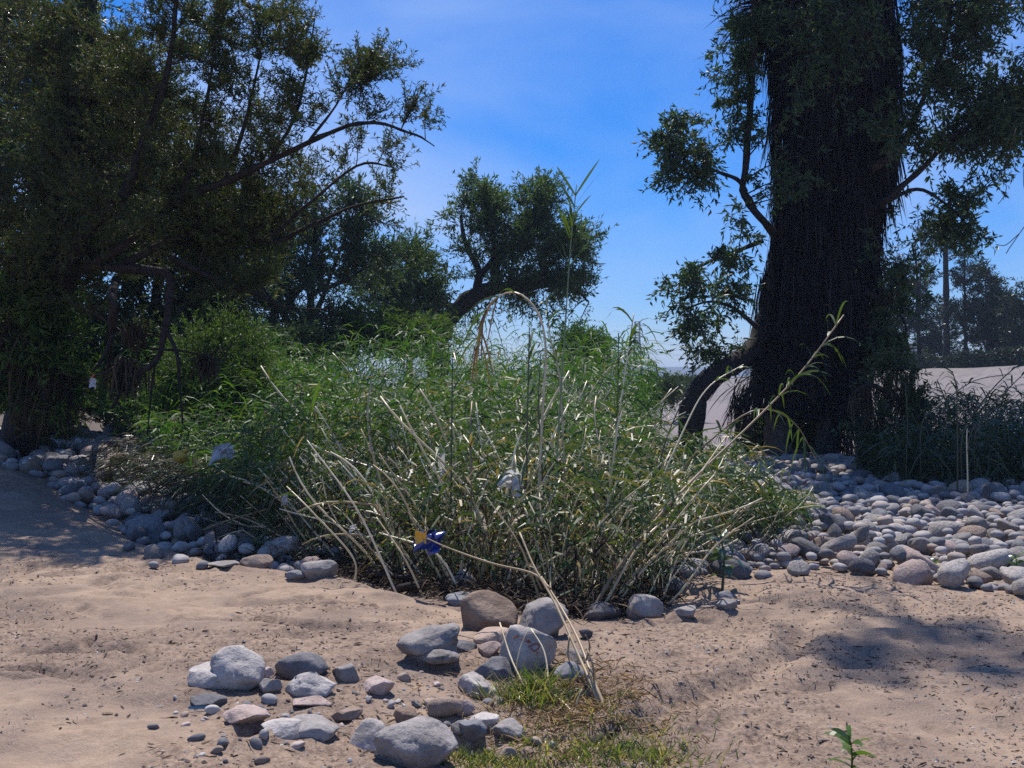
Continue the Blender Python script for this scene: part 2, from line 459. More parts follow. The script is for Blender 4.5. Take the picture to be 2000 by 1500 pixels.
    L.new(b2.outputs[0], p.inputs['Normal'])
    o = N.new('ShaderNodeOutputMaterial'); L.new(p.outputs[0], o.inputs[0])
    return m

M = {}
M['sand'] = sand_mat()
M['willow'] = leaf_mat('willow_leaf', [(0, (.03, .055, .016)), (.45, (.055, .082, .022)), (.75, (.07, .09, .026)), (1, (.105, .08, .03))], trans=.3, rough=.5, spec=.35)
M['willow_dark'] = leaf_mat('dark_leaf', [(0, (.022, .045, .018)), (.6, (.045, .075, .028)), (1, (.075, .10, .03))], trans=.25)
M['willow_blue'] = leaf_mat('grey_green_leaf', [(0, (.025, .05, .028)), (.6, (.045, .08, .035)), (1, (.08, .12, .035))], trans=.3, rough=.48, spec=.35)
M['tree_green'] = leaf_mat('tree_green_leaf', [(0, (.03, .06, .02)), (.6, (.055, .10, .03)), (1, (.09, .14, .035))], trans=.38, rough=.5, spec=.3)
M['far_leaf'] = leaf_mat('far_leaf', [(0, (.012, .025, .014)), (.6, (.025, .042, .02)), (1, (.045, .06, .025))], trans=.15, spec=.25)
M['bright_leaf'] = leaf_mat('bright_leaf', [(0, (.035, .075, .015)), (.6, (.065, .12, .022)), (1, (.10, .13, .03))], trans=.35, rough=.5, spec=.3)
M['reed_leaf'] = leaf_mat('reed_leaf', [(0, (.03, .065, .018)), (.5, (.05, .09, .02)), (.8, (.075, .105, .026)), (.9, (.18, .13, .06)), (1, (.30, .23, .12))], trans=.3, rough=.45, spec=.4)
M['reed_green'] = leaf_mat('green_reed_leaf', [(0, (.025, .07, .015)), (.6, (.045, .11, .018)), (1, (.09, .15, .025))], trans=.38, rough=.5, spec=.28)
M['dead_leaf'] = leaf_mat('dead_leaf', [(0, (.10, .065, .03)), (.6, (.2, .13, .06)), (1, (.34, .25, .13))], trans=.25, rough=.6, spec=.2, tcol=(1.3, 1.1, .8))
M['weed_leaf'] = leaf_mat('weed_leaf', [(0, (.05, .10, .02)), (1, (.09, .16, .03))], trans=.4, rough=.35)
M['weed_blue'] = leaf_mat('blue_green_leaf', [(0, (.045, .085, .05)), (1, (.07, .12, .07))], trans=.2, rough=.35, spec=.6)
M['grass'] = leaf_mat('grass_blade', [(0, (.05, .085, .02)), (.5, (.10, .145, .03)), (.7, (.20, .20, .06)), (1, (.36, .28, .14))], trans=.42, rough=.4)
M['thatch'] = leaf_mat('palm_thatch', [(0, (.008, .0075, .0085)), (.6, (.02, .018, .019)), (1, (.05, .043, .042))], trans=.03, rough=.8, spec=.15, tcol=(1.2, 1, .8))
M['debris'] = leaf_mat('flood_debris', [(0, (.02, .015, .011)), (.6, (.055, .038, .025)), (1, (.12, .085, .055))], trans=.1, rough=.8, spec=.2, tcol=(1.2, 1, .8))
M['bark'] = bark_mat('dark_bark', (.012, .010, .009), (.045, .036, .032))
M['bark_pale'] = bark_mat('grey_bark', (.05, .042, .036), (.13, .11, .095))
M['twig'] = bark_mat('twig_bark', (.035, .025, .02), (.085, .06, .045), scale=30)
M['straw'] = cane_mat('straw_cane', [(.1, (.34, .24, .12)), (.45, (.62, .50, .29)), (.8, (.82, .73, .50))], rough=.33, spec=.5)
M['green_cane'] = cane_mat('green_cane', [(.1, (.09, .12, .035)), (.5, (.20, .23, .08)), (.9, (.42, .38, .18))])
M['dark_cane'] = cane_mat('dark_cane', [(.1, (.025, .03, .015)), (.9, (.09, .085, .04))], rough=.4)
M['brown_cane'] = cane_mat('brown_cane', [(.1, (.14, .09, .05)), (.5, (.30, .22, .12)), (.9, (.44, .34, .2))], rough=.45, spec=.4)
M['grey_rock'] = rock_mat('grey_rock', (.20, .183, .172), (.40, .37, .345))
M['pale_rock'] = rock_mat('pale_rock', (.33, .305, .285), (.55, .51, .475))
M['dark_rock'] = rock_mat('dark_rock', (.10, .10, .11), (.19, .185, .195))
M['tan_rock'] = rock_mat('tan_rock', (.28, .20, .15), (.44, .34, .27))
M['pink_rock'] = rock_mat('pink_rock', (.36, .27, .24), (.52, .42, .38))
M['brown_rock'] = rock_mat('brown_rock', (.16, .11, .08), (.30, .22, .16))
M['blue_rock'] = rock_mat('blue_grey_rock', (.16, .165, .18), (.28, .285, .30))
ROCKCOL = {'grey_rock': 'grey', 'pale_rock': 'pale grey', 'dark_rock': 'dark grey', 'tan_rock': 'tan', 'pink_rock': 'pinkish', 'brown_rock': 'brown', 'blue_rock': 'blue-grey'}

# ------------------------------------------------------------------ ground
def axis(segs):
    out = []
    for a, b, s in segs: out.append(np.arange(a, b, s))
    return np.concatenate(out)
def grow(a, b, s, g):
    out = []; x = a
    while x < b:
        out.append(x); x += s; s *= g
    return np.array(out + [b])
gx = grow(8, 2500, .3, 1.17)
xs = np.concatenate([-gx[::-1], np.arange(-7.92, -3.5, .09), np.arange(-3.5, 3.5, .033), np.arange(3.5, 7.95, .09), gx])
ys = np.concatenate([-grow(1, 60, 1.0, 1.4)[::-1], np.arange(0, 3.2, .2), np.arange(3.2, 7.2, .028), np.arange(7.2, 12, .042), np.arange(12, 15.5, .07), np.arange(15.5, 30, .16), grow(30, 2500, .5, 1.14)])
X, Y = np.meshgrid(xs, ys)
Z = height(X.ravel(), Y.ravel())
nx, ny = len(xs), len(ys)
i = np.arange(ny - 1)[:, None] * nx; j = np.arange(nx - 1)[None]
Fg = np.stack([i + j, i + j + 1, i + nx + j + 1, i + nx + j], -1).reshape(-1, 4)
me = mesh_np('riverbed_sand', np.stack([X.ravel(), Y.ravel(), Z], 1), Fg, M['sand'], True)
xr, yr = X.ravel(), Y.ravel()
litv = smooth((yr - y_edge(xr) - .1) / .8 + .5 * vnoise(xr * 2, yr * 2, seed=77)) * smooth((1.7 - xr + .4 * vnoise(xr * 1.5, yr * 1.5, seed=78)) / .6) * smooth((26 - yr) / 4)
litv = np.maximum(litv, smooth((yr - 20) / 3) * smooth((6 + yr * .1 - xr) / 3) * smooth((200 - yr) / 50))
at = me.attributes.new('crumb', 'FLOAT', 'POINT'); at.data.foreach_set('value', (smooth((fbm(xr * .9, yr * 1.25, seed=41) + .02) / .22) * smooth((18 - yr) / 4)).astype(np.float32))
at = me.attributes.new('silt', 'FLOAT', 'POINT'); at.data.foreach_set('value', (smooth((yr - 22) / 6) * smooth((xr + 2) / 4)).astype(np.float32))
at = me.attributes.new('litter', 'FLOAT', 'POINT'); at.data.foreach_set('value', litv.astype(np.float32))
obj('riverbed_sand', me, kind='structure')

# sloped embankment beyond the palm, its flat top carrying the far trees
LV = []
for px, df, dt, pt in [(1240, 104, 128, 744), (1330, 94, 113, 741), (1480, 76, 95, 735), (1650, 60, 80, 729), (1820, 48, 68, 722), (2000, 39, 58, 714), (2300, 31, 48, 702), (2700, 24, 40, 690)]:
    top = P(px, pt, dt); foot = P(px, 750, df); foot[2] = -.35
    back = top + np.array((30, 260, 0.4)); b2 = top + nrm(np.array((.3, 1, 0))) * 1.2 + np.array((0, 0, .06))
    LV.append([foot, foot * .75 + top * .25 + (0, 0, -.1), foot * .5 + top * .5 + (0, 0, -.02), foot * .2 + top * .8 + (0, 0, .05), top, b2, back])
LV = np.array(LV); LS = np.array([spline(LV[:, k], 90) for k in range(LV.shape[1])])
n_, m_ = LS.shape[1], LS.shape[0]
Vl = LS.reshape(-1, 3).copy(); Vl[:, 2] += .12 * fbm(Vl[:, 0] * .3, Vl[:, 1] * .3, seed=91)
i = np.arange(m_ - 1)[:, None] * n_; j = np.arange(n_ - 1)[None]
Fl = np.stack([i + j, i + j + 1, i + n_ + j + 1, i + n_ + j], -1).reshape(-1, 4)
def bank_mat():
    m, nt, N, L = mat_new('embankment_grit'); tc = N.new('ShaderNodeTexCoord')
    mp = N.new('ShaderNodeMapping'); mp.inputs['Scale'].default_value = (.05, .5, 1.5); L.new(tc.outputs['Object'], mp.inputs['Vector'])
    n1 = node(nt, 'ShaderNodeTexNoise', Scale=2.0, Detail=8.0, Roughness=.65, Distortion=.4); L.new(mp.outputs[0], n1.inputs['Vector'])
    n2 = node(nt, 'ShaderNodeTexNoise', Scale=3.0, Detail=8.0, Roughness=.7); L.new(tc.outputs['Object'], n2.inputs['Vector'])
    r1 = ramp(nt, [(.3, (.115, .104, .104)), (.52, (.185, .165, .163)), (.72, (.235, .212, .208))]); L.new(n1.outputs[0], r1.inputs[0])
    r2 = ramp(nt, [(.3, (.7, .68, .66)), (.6, (1, 1, 1))]); L.new(n2.outputs[0], r2.inputs[0])
    mx = N.new('ShaderNodeMix'); mx.data_type = 'RGBA'; mx.blend_type = 'MULTIPLY'; mx.inputs[0].default_value = .8; L.new(r1.outputs[0], mx.inputs[6]); L.new(r2.outputs[0], mx.inputs[7])
    p = node(nt, 'ShaderNodeBsdfPrincipled', Roughness=.9); L.new(mx.outputs[2], p.inputs['Base Color'])
    b = node(nt, 'ShaderNodeBump', Strength=.5, Distance=.2); L.new(n2.outputs[0], b.inputs['Height']); L.new(b.outputs[0], p.inputs['Normal'])
    o = N.new('ShaderNodeOutputMaterial'); L.new(p.outputs[0], o.inputs[0]); return m
M['bank'] = bank_mat()
obj('embankment_slope', mesh_np('embankment_slope', Vl, Fl, M['bank'], True), kind='structure')
def bank_top(px, extra=4.0):
    """a point on the flat top of the embankment, some metres behind its edge"""
    t = LS[4]; k = np.argmin(np.abs((t[:, 0] / t[:, 1]) - (px - 1000) / FPX))
    p = t[k].copy(); s = (p[1] + extra) / p[1]; return np.array((p[0] * s, p[1] * s, p[2] + .05))

# far blue mesa
mp_ = [(-900, 10), (-420, 14), (-150, 20), (60, 27), (180, 29), (232, 29), (300, 27), (420, 27), (700, 22), (1200, 24), (1700, 10)]
mx_ = np.linspace(-900, 1700, 120); mz_ = np.interp(mx_, [a for a, b in mp_], [b for a, b in mp_]) + 3 * fbm(mx_ * .01, mx_ * 0, seed=4)
Vh = np.concatenate([np.stack([mx_, 1480 + 0 * mx_, -6 + 0 * mx_], 1), np.stack([mx_, 1540 + 0 * mx_, mz_ * .8], 1), np.stack([mx_, 1580 + 0 * mx_, mz_], 1), np.stack([mx_, 1900 + 0 * mx_, mz_], 1), np.stack([mx_, 2000 + 0 * mx_, -6 + 0 * mx_], 1)])
i = np.arange(4)[:, None] * 120; j = np.arange(119)[None]
Fh = np.stack([i + j, i + j + 1, i + 120 + j + 1, i + 120 + j], -1).reshape(-1, 4)
M['mesa'] = bark_mat('dry_hill', (.022, .03, .03), (.045, .05, .045), scale=.02)
obj('distant_hills', mesh_np('distant_hills', Vh, Fh, M['mesa'], True), kind='structure')

# ------------------------------------------------------------------ trees
def limb(pts, r0, r1, n=None, wig=.02, seed=0):
    pts = np.array([P(*p) if len(p) == 3 and p[2] > 0 and p[0] > -3000 and not isinstance(p, np.ndarray) else p for p in pts], float)
    n = n or max(8, len(pts) * 5)
    c = spline(pts, n)
    L = np.linalg.norm(np.diff(c, axis=0), axis=1).sum()
    k = np.arange(n) * .45
    c = c + wig * L * np.stack([vnoise(k, k * 0 + seed, seed=seed + 1), vnoise(k, k * 0 + seed, seed=seed + 2), vnoise(k, k * 0 + seed, seed=seed + 3)], 1) * np.linspace(0, 1, n)[:, None].clip(0, .6)
    return c, np.linspace(r0, r1, n) * (1 + .12 * np.random.default_rng(seed).normal(size=n).clip(-1, 1))

def lobe(px, py, rx, ry, d, dr, w=1.0):
    return (P(px, py, d), np.array((rx / FPX * d, dr, ry / FPX * d)), w)

def make_tree(name, base, trunk, limbs, lobes, label, group, leafmat, barkmat, seed, n_sub=100, n_twig=14, n_leaf=24,
              leafL=.07, leafW=.015, twigL=.55, up=.3, droop=.15, spread=.7, sub_r=.02, leaf_ang=.9, cat='tree', shell=.5, leafdroop=0.0):
    rg = np.random.default_rng(seed)
    root = empty(name, base, label, cat, group)
    tp, tr = trunk
    V, F = tube(tp, tr, 9, .25, seed); obj('trunk', mesh_np('trunk', local(V, root), F, barkmat, True), root)
    allp = [tp]
    for k, (lp, lr) in enumerate(limbs):
        V, F = tube(lp, lr, 7, .2, seed + k)
        obj('branch', mesh_np('branch', local(V, root), F, barkmat, True), root)
        allp.append(lp)
    lp = np.concatenate([p[int(len(p) * (.45 if k == 0 else .15)):] for k, p in enumerate(allp)])
    w = np.array([l[2] * np.prod(l[1]) ** .5 for l in lobes]); w = w / w.sum()
    pick = rg.choice(len(lobes), n_sub, p=w)
    q = nrm(rg.normal(size=(n_sub, 3))) * (rg.uniform(0, 1, n_sub) ** shell)[:, None]
    cen = np.array([l[0] for l in lobes])[pick]; rad = np.array([l[1] for l in lobes])[pick]
    E = cen + q * rad
    dist = np.linalg.norm(E[:, None] - lp[None], axis=-1) + .5 * np.maximum(0, lp[None, :, 2] - E[:, None, 2]) + rg.uniform(0, .3, (n_sub, len(lp)))
    st = lp[np.argmin(dist, 1)]
    Lsub = np.linalg.norm(E - st, axis=1)
    mid = (st + E) / 2 + rg.normal(size=(n_sub, 3)) * (.10 * Lsub)[:, None]; mid[:, 2] += .12 * Lsub * np.sign(up + .05)
    t = np.linspace(0, 1, 7 if leafL < .1 else 5)[None, :, None]
    C = st[:, None] * (1 - t) ** 2 + 2 * mid[:, None] * t * (1 - t) + E[:, None] * t ** 2
    r0 = np.clip(sub_r * (.5 + .35 * Lsub), sub_r * .5, sub_r * 2.2)
    parts = [tubes_many(C, r0, sub_r * .3, 4)]
    # twigs
    nt_ = n_sub * n_twig
    si = np.repeat(np.arange(n_sub), n_twig); tt = rg.uniform(.25, 1, nt_)[:, None]
    bp = st[si] * (1 - tt) ** 2 + 2 * mid[si] * tt * (1 - tt) + E[si] * tt ** 2
    sd = nrm(2 * (1 - tt) * (mid - st)[si] + 2 * tt * (E - mid)[si])
    out = nrm(bp - cen[si])
    td = nrm(.45 * sd + .35 * out + spread * nrm(rg.normal(size=(nt_, 3))) + np.array((0, 0, up)))
    tl = twigL * rg.uniform(.5, 1.25, nt_)
    K = 3 if leafL < .1 else 2; u = np.linspace(0, 1, K)[None, :, None]
    TC = bp[:, None] + td[:, None] * u * tl[:, None, None]
    TC[..., 2] -= (droop * tl)[:, None] * u[..., 0] ** 2
    parts.append(tubes_many(TC, sub_r * .28, sub_r * .10, 3))
    V, F = join(parts)
    obj('twigs', mesh_np('twigs', local(V, root), F, M['twig'] if barkmat is not M['bark_pale'] else barkmat, True), root, kind='stuff')
    # leaves
    nl = nt_ * n_leaf
    ti = np.repeat(np.arange(nt_), n_leaf); lu = rg.uniform(.08, 1.0, nl)
    b = bp[ti] + td[ti] * (lu * tl[ti])[:, None]; b[:, 2] -= droop * tl[ti] * lu ** 2
    ld = nrm(td[ti] * (1 - .35 * leaf_ang) + leaf_ang * nrm(rg.normal(size=(nl, 3))) + np.array((0, 0, -leafdroop)))
    V, F = leaf_quads(b, ld, leafL * rg.uniform(.6, 1.25, nl), leafW * rg.uniform(.7, 1.2, nl), rg)
    obj('crown', mesh_np('crown', local(V, root), F, leafmat), root, kind='stuff')
    return root

# --- tall willow on the left whose boughs hang over the cobbles
D = 12.0
b0 = np.array((-7.3, 14.8, h1(-7.3, 14.8) - .1))
tr0 = limb([b0, P(60, 700, 14), P(80, 600, 13.2), P(120, 540, 12.6), P(130, 420, 12.4), P(150, 250, 12.4), P(170, 60, 12.5), P(190, -200, 12.6)], .26, .09, 36, .02, 1)
lim = [
    limb([P(100, 560, 12.9), P(160, 522, 12.4), (230, 524, 12), (325, 534, 11.8), (330, 585, 11.7), (322, 640, 11.7), (305, 700, 11.7), (250, 748, 11.8), (218, 800, 11.9)], .078, .018, 34, .01, 3),
    limb([P(170, 525, 12.2), (280, 455, 12), (350, 387, 11.8), (437, 357, 11.7), (525, 315, 11.6), (630, 266, 11.5), (720, 240, 11.4), (800, 262, 11.3), (850, 285, 11.3)], .07, .006, 40, .01, 4),
    limb([P(235, 520, 12), (310, 480, 12.1), (367, 458, 12.2), (455, 455, 12.3), (540, 470, 12.4), (610, 440, 12.5), (700, 400, 12.6), (790, 385, 12.6)], .06, .01, 34, .01, 5),
    limb([P(455, 455, 12.3), (525, 462, 12.0), (600, 400, 12), (700, 322, 12), (760, 325, 12)], .03, .01, 20, .01, 6),
    limb([P(330, 500, 11.9), (420, 545, 12), (500, 575, 12.2), (560, 600, 12.4), (640, 605, 12.6)], .04, .008, 20, .01, 7),
    limb([P(120, 540, 12.5), (180, 440, 11.8), (240, 378, 11.5), (290, 250, 11.4), (330, 120, 11.4), (350, -60, 11.4)], .09, .02, 30, .015, 8),
    limb([P(350, 387, 11.8), (372, 330, 11.7), (400, 220, 11.7), (420, 90, 11.8), (430, -40, 11.8)], .035, .008, 20, .012, 9),
    limb([P(437, 357, 11.7), (470, 270, 11.7), (500, 150, 11.8), (520, 20, 11.9)], .03, .007, 18, .012, 10),
    limb([P(525, 315, 11.6), (575, 230, 11.6), (600, 130, 11.7), (615, 30, 11.7)], .025, .006, 18, .012, 11),
    limb([P(600, 280, 11.5), (660, 200, 11.5), (705, 110, 11.5)], .018, .005, 14, .012, 12),
    limb([P(322, 640, 11.7), (345, 690, 11.7), (352, 760, 11.8), (358, 830, 11.9)], .028, .008, 16, .01, 13),
    limb([P(305, 700, 11.7), (296, 760, 11.8), (288, 850, 11.9)], .02, .006, 14, .01, 14),
    limb([P(222, 650, 11.9), (200, 700, 11.8), (178, 728, 11.8)], .03, .012, 12, .01, 15),
    limb([P(180, 600, 12.2), (230, 645, 12.1), (290, 680, 11.9), (360, 685, 11.9), (440, 705, 12)], .03, .008, 20, .02, 16),
    limb([P(60, 560, 13), (20, 520, 12.2), (-60, 430, 11.8), (-160, 300, 11.6)], .1, .03, 18, .015, 17),
]
lob = [lobe(100, 130, 230, 210, 12.2, 1.2, 1.5), lobe(290, 180, 170, 170, 11.9, 1.0, 1.3), lobe(60, 380, 190, 130, 11.8, 1.0, 1.1), lobe(250, 360, 150, 100, 11.6, .8, 1),
       lobe(470, 170, 110, 160, 11.8, .8, .55), lobe(580, 200, 90, 130, 11.6, .7, .55), lobe(680, 190, 90, 75, 11.5, .6, .45), lobe(770, 220, 60, 60, 11.3, .4, .4), lobe(520, 330, 140, 55, 11.8, .7, .6),
       lobe(680, 290, 90, 45, 11.8, .5, .6), lobe(640, 110, 60, 75, 11.7, .6, .5), lobe(550, 70, 60, 80, 11.7, .6, .5), lobe(730, 150, 55, 60, 11.5, .5, .5), lobe(810, 200, 40, 60, 11.3, .4, .4), lobe(835, 265, 30, 25, 11.3, .3, .2), lobe(760, 330, 45, 25, 12, .4, .5), lobe(765, 388, 40, 22, 12.6, .3, .5), lobe(420, 40, 80, 80, 11.8, .6, .5), lobe(470, 330, 120, 100, 12.9, 1.0, 1.3), lobe(430, 500, 120, 60, 12.8, .9, 1.8), lobe(250, 300, 200, 160, 14.2, 1.3, 1.2), lobe(420, 480, 130, 70, 13.4, .8, .8), lobe(450, 430, 120, 80, 12.6, 1.1, 2.3), lobe(90, 480, 130, 90, 12.5, .8, .9), lobe(420, 440, 120, 50, 12.0, .7, .55), lobe(640, 420, 120, 40, 12.4, .5, .4), lobe(430, 560, 140, 45, 12.1, .6, .5), lobe(120, 560, 120, 60, 12.2, .8, .6),
       lobe(370, 60, 130, 70, 11.8, .7, .5)]
make_tree('willow_tree', b0, tr0, lim, lob, 'tall dark willow on the left, its boughs hanging over the shaded cobbles', None, M['willow'], M['bark'], 101,
          n_sub=570, n_twig=14, n_leaf=23, leafL=.066, leafW=.016, twigL=.42, up=.6, droop=.1, spread=.65, sub_r=.011)

# upright stem under the horizontal bough
vb = G(208, 852)
make = limb([vb - (0, 0, .1), P(212, 760, vb[1]), P(222, 640, 11.9), P(223, 540, 11.9)], .055, .05, 24, .01, 31)
root = empty('sapling', vb, 'thin dark upright stem standing in the cobbles under the horizontal bough', 'tree')
V, F = tube(make[0], make[1], 8, .2, 3); obj('trunk', mesh_np('trunk', local(V, root), F, M['bark'], True), root)
sd_ = limb([P(214, 770, 12), P(240, 800, 12), P(262, 850, 12.1)], .018, .006, 12, .02, 32); V, F = tube(sd_[0], sd_[1], 5)
obj('branch', mesh_np('branch', local(V, root), F, M['bark'], True), root)

# --- trees that close the view behind the willow
def simple_tree(name, px, pybase, d, lobes, label, group, mat, seed, zbase=None, r=.18, limbs=None, lean=None, bark='bark', **kw):
    x = (px - 1000) / FPX * d
    z = zbase if zbase is not None else h1(x, d)
    base = np.array((x, d, z - .1))
    cen = np.mean([l[0] for l in lobes], axis=0)
    topz = max(l[0][2] for l in lobes)
    if limbs is None:
        mid = base * .55 + cen * .45; mid[0] = base[0] * .8 + cen[0] * .2
        tr = limb([base, mid, np.array((cen[0], cen[1], topz))], r, r * .25, 16, .03, seed)
        lm = []
        for k, l in enumerate(lobes):
            s = tr[0][6 + (k * 3) % 7]
            lm.append(limb([s, (s + l[0]) / 2 + np.array((0, 0, -.05)) * np.linalg.norm(l[0] - s), l[0]], r * .45, r * .12, 12, .03, seed + k))
    else:
        tr, lm = limbs
    return make_tree(name, base, tr, lm, lobes, label, group, mat, M[bark], seed, **kw)

GB = 'dense trees standing behind the left willow'
simple_tree('tree', -40, 850, 19, [lobe(20, 120, 230, 260, 19, 2), lobe(60, 450, 230, 200, 18.5, 1.6), lobe(10, 680, 170, 130, 17.6, 1.2), lobe(160, 300, 180, 180, 17.5, 1.6)], 'dark dense tree filling the left edge behind the willow trunk', GB, M['willow_dark'], 201,
            n_sub=230, n_twig=14, n_leaf=18, leafL=.15, leafW=.055, twigL=.8, up=.1, droop=.3, sub_r=.02)
simple_tree('tree', 300, 820, 22, [lobe(230, 250, 170, 230, 22, 2), lobe(330, 480, 190, 150, 21.5, 1.5), lobe(230, 640, 160, 90, 21, 1.2), lobe(430, 560, 110, 110, 21, 1.2), lobe(400, 400, 120, 90, 21, 1.2)], 'dark dense tree behind the horizontal bough of the willow', GB, M['willow'], 202,
            n_sub=190, n_twig=14, n_leaf=18, leafL=.15, leafW=.045, twigL=.8, up=.15, droop=.3, sub_r=.02)
simple_tree('tree', 600, 800, 27, [lobe(600, 480, 110, 110, 27, 1.6, .9), lobe(690, 410, 90, 80, 27, 1.2, .6), lobe(540, 610, 110, 90, 26, 1.5, 1.2), lobe(640, 640, 60, 60, 26, 1, .8), lobe(720, 520, 70, 70, 27.5, 1.2, .6), lobe(510, 480, 90, 90, 27, 1.3, .9)],
            'shaggy dark tree between the left willow and the leaning tree', GB, M['willow_blue'], 203, n_sub=170, n_twig=13, n_leaf=17, leafL=.15, leafW=.04, twigL=.75, up=.25, droop=.15, sub_r=.02)
simple_tree('tree', 800, 740, 33, [lobe(800, 510, 75, 60, 33, 1.5, 1), lobe(760, 570, 90, 70, 32.5, 1.5, 1), lobe(830, 590, 60, 50, 33, 1.2, .8), lobe(800, 640, 100, 40, 32, 1.2, .8)],
            'low rounded dark green tree just left of the leaning tree', GB, M['tree_green'], 204, n_sub=120, n_twig=12, n_leaf=16, leafL=.17, leafW=.045, twigL=.8, up=.25, droop=.1, sub_r=.02)

# leaning tree in the middle
d = 34
tb = P(850, 690, d); tb[2] = h1(tb[0], d)
trc = limb([tb - (0, 0, .1), P(858, 660, d), P(885, 615, d), P(925, 580, d), P(965, 565, d), P(1030, 560, d), P(1090, 545, d)], .42, .14, 26, .01, 41)
lmc = [limb([P(925, 580, d), P(935, 530, d), P(910, 480, d), P(900, 420, d)], .16, .05, 14, .02, 42), limb([P(930, 545, d), P(965, 500, d), P(958, 420, d), P(945, 350, d)], .14, .04, 14, .02, 43),
       limb([P(965, 565, d), P(975, 500, d), P(1030, 460, d), P(1060, 380, d)], .16, .04, 16, .02, 44), limb([P(1030, 560, d), P(1080, 510, d), P(1120, 480, d)], .12, .04, 12, .02, 45),
       limb([P(890, 600, d), P(840, 585, d), P(815, 560, d - .5), P(805, 530, d - .5)], .1, .04, 12, .02, 46), limb([P(1060, 550, d), P(1120, 565, d), P(1150, 590, d)], .09, .03, 10, .02, 47)]
make_tree('tree', tb, trc, lmc, [lobe(940, 390, 60, 55, d, 1.4, .7), lobe(1010, 430, 95, 60, d, 1.8, 1.2), lobe(1070, 400, 50, 50, d, 1.3, .7), lobe(1110, 480, 65, 65, d, 1.4, .9), lobe(1000, 500, 110, 50, d, 1.8, 1.1),
    lobe(905, 430, 40, 60, d, 1, .5), lobe(1075, 555, 85, 45, d, 1.4, 1.0), lobe(980, 545, 70, 25, d, 1.2, .5), lobe(1120, 590, 40, 40, d, .8, .35), lobe(1010, 610, 90, 30, d, 1, .3), lobe(1090, 630, 60, 40, d, 1, .3), lobe(890, 640, 50, 40, d, 1, .4), lobe(870, 540, 30, 50, d, 1, .4)],
    'leaning willow with an open rounded crown standing alone against the sky', None, M['tree_green'], M['bark'], 51, n_sub=260, n_twig=11, n_leaf=10, leafL=.2, leafW=.052, twigL=.7, up=.35, droop=.1, sub_r=.022)

# bushes behind the reeds
GBu = 'green bushes behind the reed thicket'
def bush(px, py, d, lobes, label, group, mat, seed, zb=None, **kw):
    k = dict(n_sub=60, n_twig=12, n_leaf=16, leafL=.1, leafW=.03, twigL=.5, up=.3, droop=.1, sub_r=.012); k.update(kw)
    return simple_tree('bush', px, py, d, lobes, label, group, mat, seed, r=.06, cat='bush', zbase=zb, **k)
bush(420, 820, 17, [lobe(430, 690, 110, 80, 17, 1), lobe(350, 760, 70, 60, 16.5, .8), lobe(480, 760, 60, 60, 16.5, .8)], 'bright green sunlit bush beneath the thin lower bough of the willow', GBu, M['bright_leaf'], 61, n_sub=110, leafL=.09, leafW=.022)
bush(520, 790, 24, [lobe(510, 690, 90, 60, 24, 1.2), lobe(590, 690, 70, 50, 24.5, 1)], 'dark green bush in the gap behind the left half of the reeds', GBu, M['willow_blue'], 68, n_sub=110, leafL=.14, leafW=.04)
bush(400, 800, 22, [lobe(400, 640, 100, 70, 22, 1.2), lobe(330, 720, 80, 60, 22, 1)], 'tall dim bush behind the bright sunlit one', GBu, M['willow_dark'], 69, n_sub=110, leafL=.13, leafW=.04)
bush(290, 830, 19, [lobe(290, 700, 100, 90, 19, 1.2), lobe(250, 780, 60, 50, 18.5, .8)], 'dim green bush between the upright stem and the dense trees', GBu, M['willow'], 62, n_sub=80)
bush(1140, 740, 30, [lobe(1130, 690, 55, 45, 30, 1.2), lobe(1165, 700, 30, 45, 30, 1)], 'rounded green bush right of the leaning tree', GBu, M['reed_green'], 63, n_sub=90, leafL=.14, leafW=.04)
bush(680, 740, 26, [lobe(700, 655, 110, 40, 26, 1.2), lobe(830, 660, 60, 35, 26, 1.2)], 'yellow-green bush behind the back of the reeds', GBu, M['bright_leaf'], 64, n_sub=110, leafL=.14, leafW=.04)
bush(1290, 790, 40, [lobe(1285, 765, 60, 28, 40, 1.5), lobe(1340, 760, 50, 24, 42, 1.5)], 'low grey-green bush in front of the distant hill', GBu, M['willow_dark'], 65, n_sub=60, leafL=.17, leafW=.05)
bush(90, 845, 15.2, [lobe(100, 830, 60, 22, 15.2, .5)], 'small yellowish weed clump at the foot of the left trees', GBu, M['grass'], 66, n_sub=40, twigL=.25, leafL=.07, leafW=.02)
bush(60, 800, 14.5, [lobe(50, 590, 70, 50, 12.6, .5), lobe(90, 680, 70, 50, 12.8, .5), lobe(30, 750, 60, 50, 13, .5), lobe(120, 760, 50, 40, 13, .5)], 'broad-leaved shrub in the shade at the left edge', GBu, M['bright_leaf'], 67, n_sub=120, n_twig=9, n_leaf=10, leafL=.14, leafW=.034)
bush(120, 815, 20, [lobe(120, 740, 160, 70, 20, 1.2), lobe(250, 770, 80, 40, 20, 1)], 'dark undergrowth between the left willow trunk and the upright stem', GBu, M['willow_dark'], 70, n_sub=150, leafL=.14, leafW=.05)

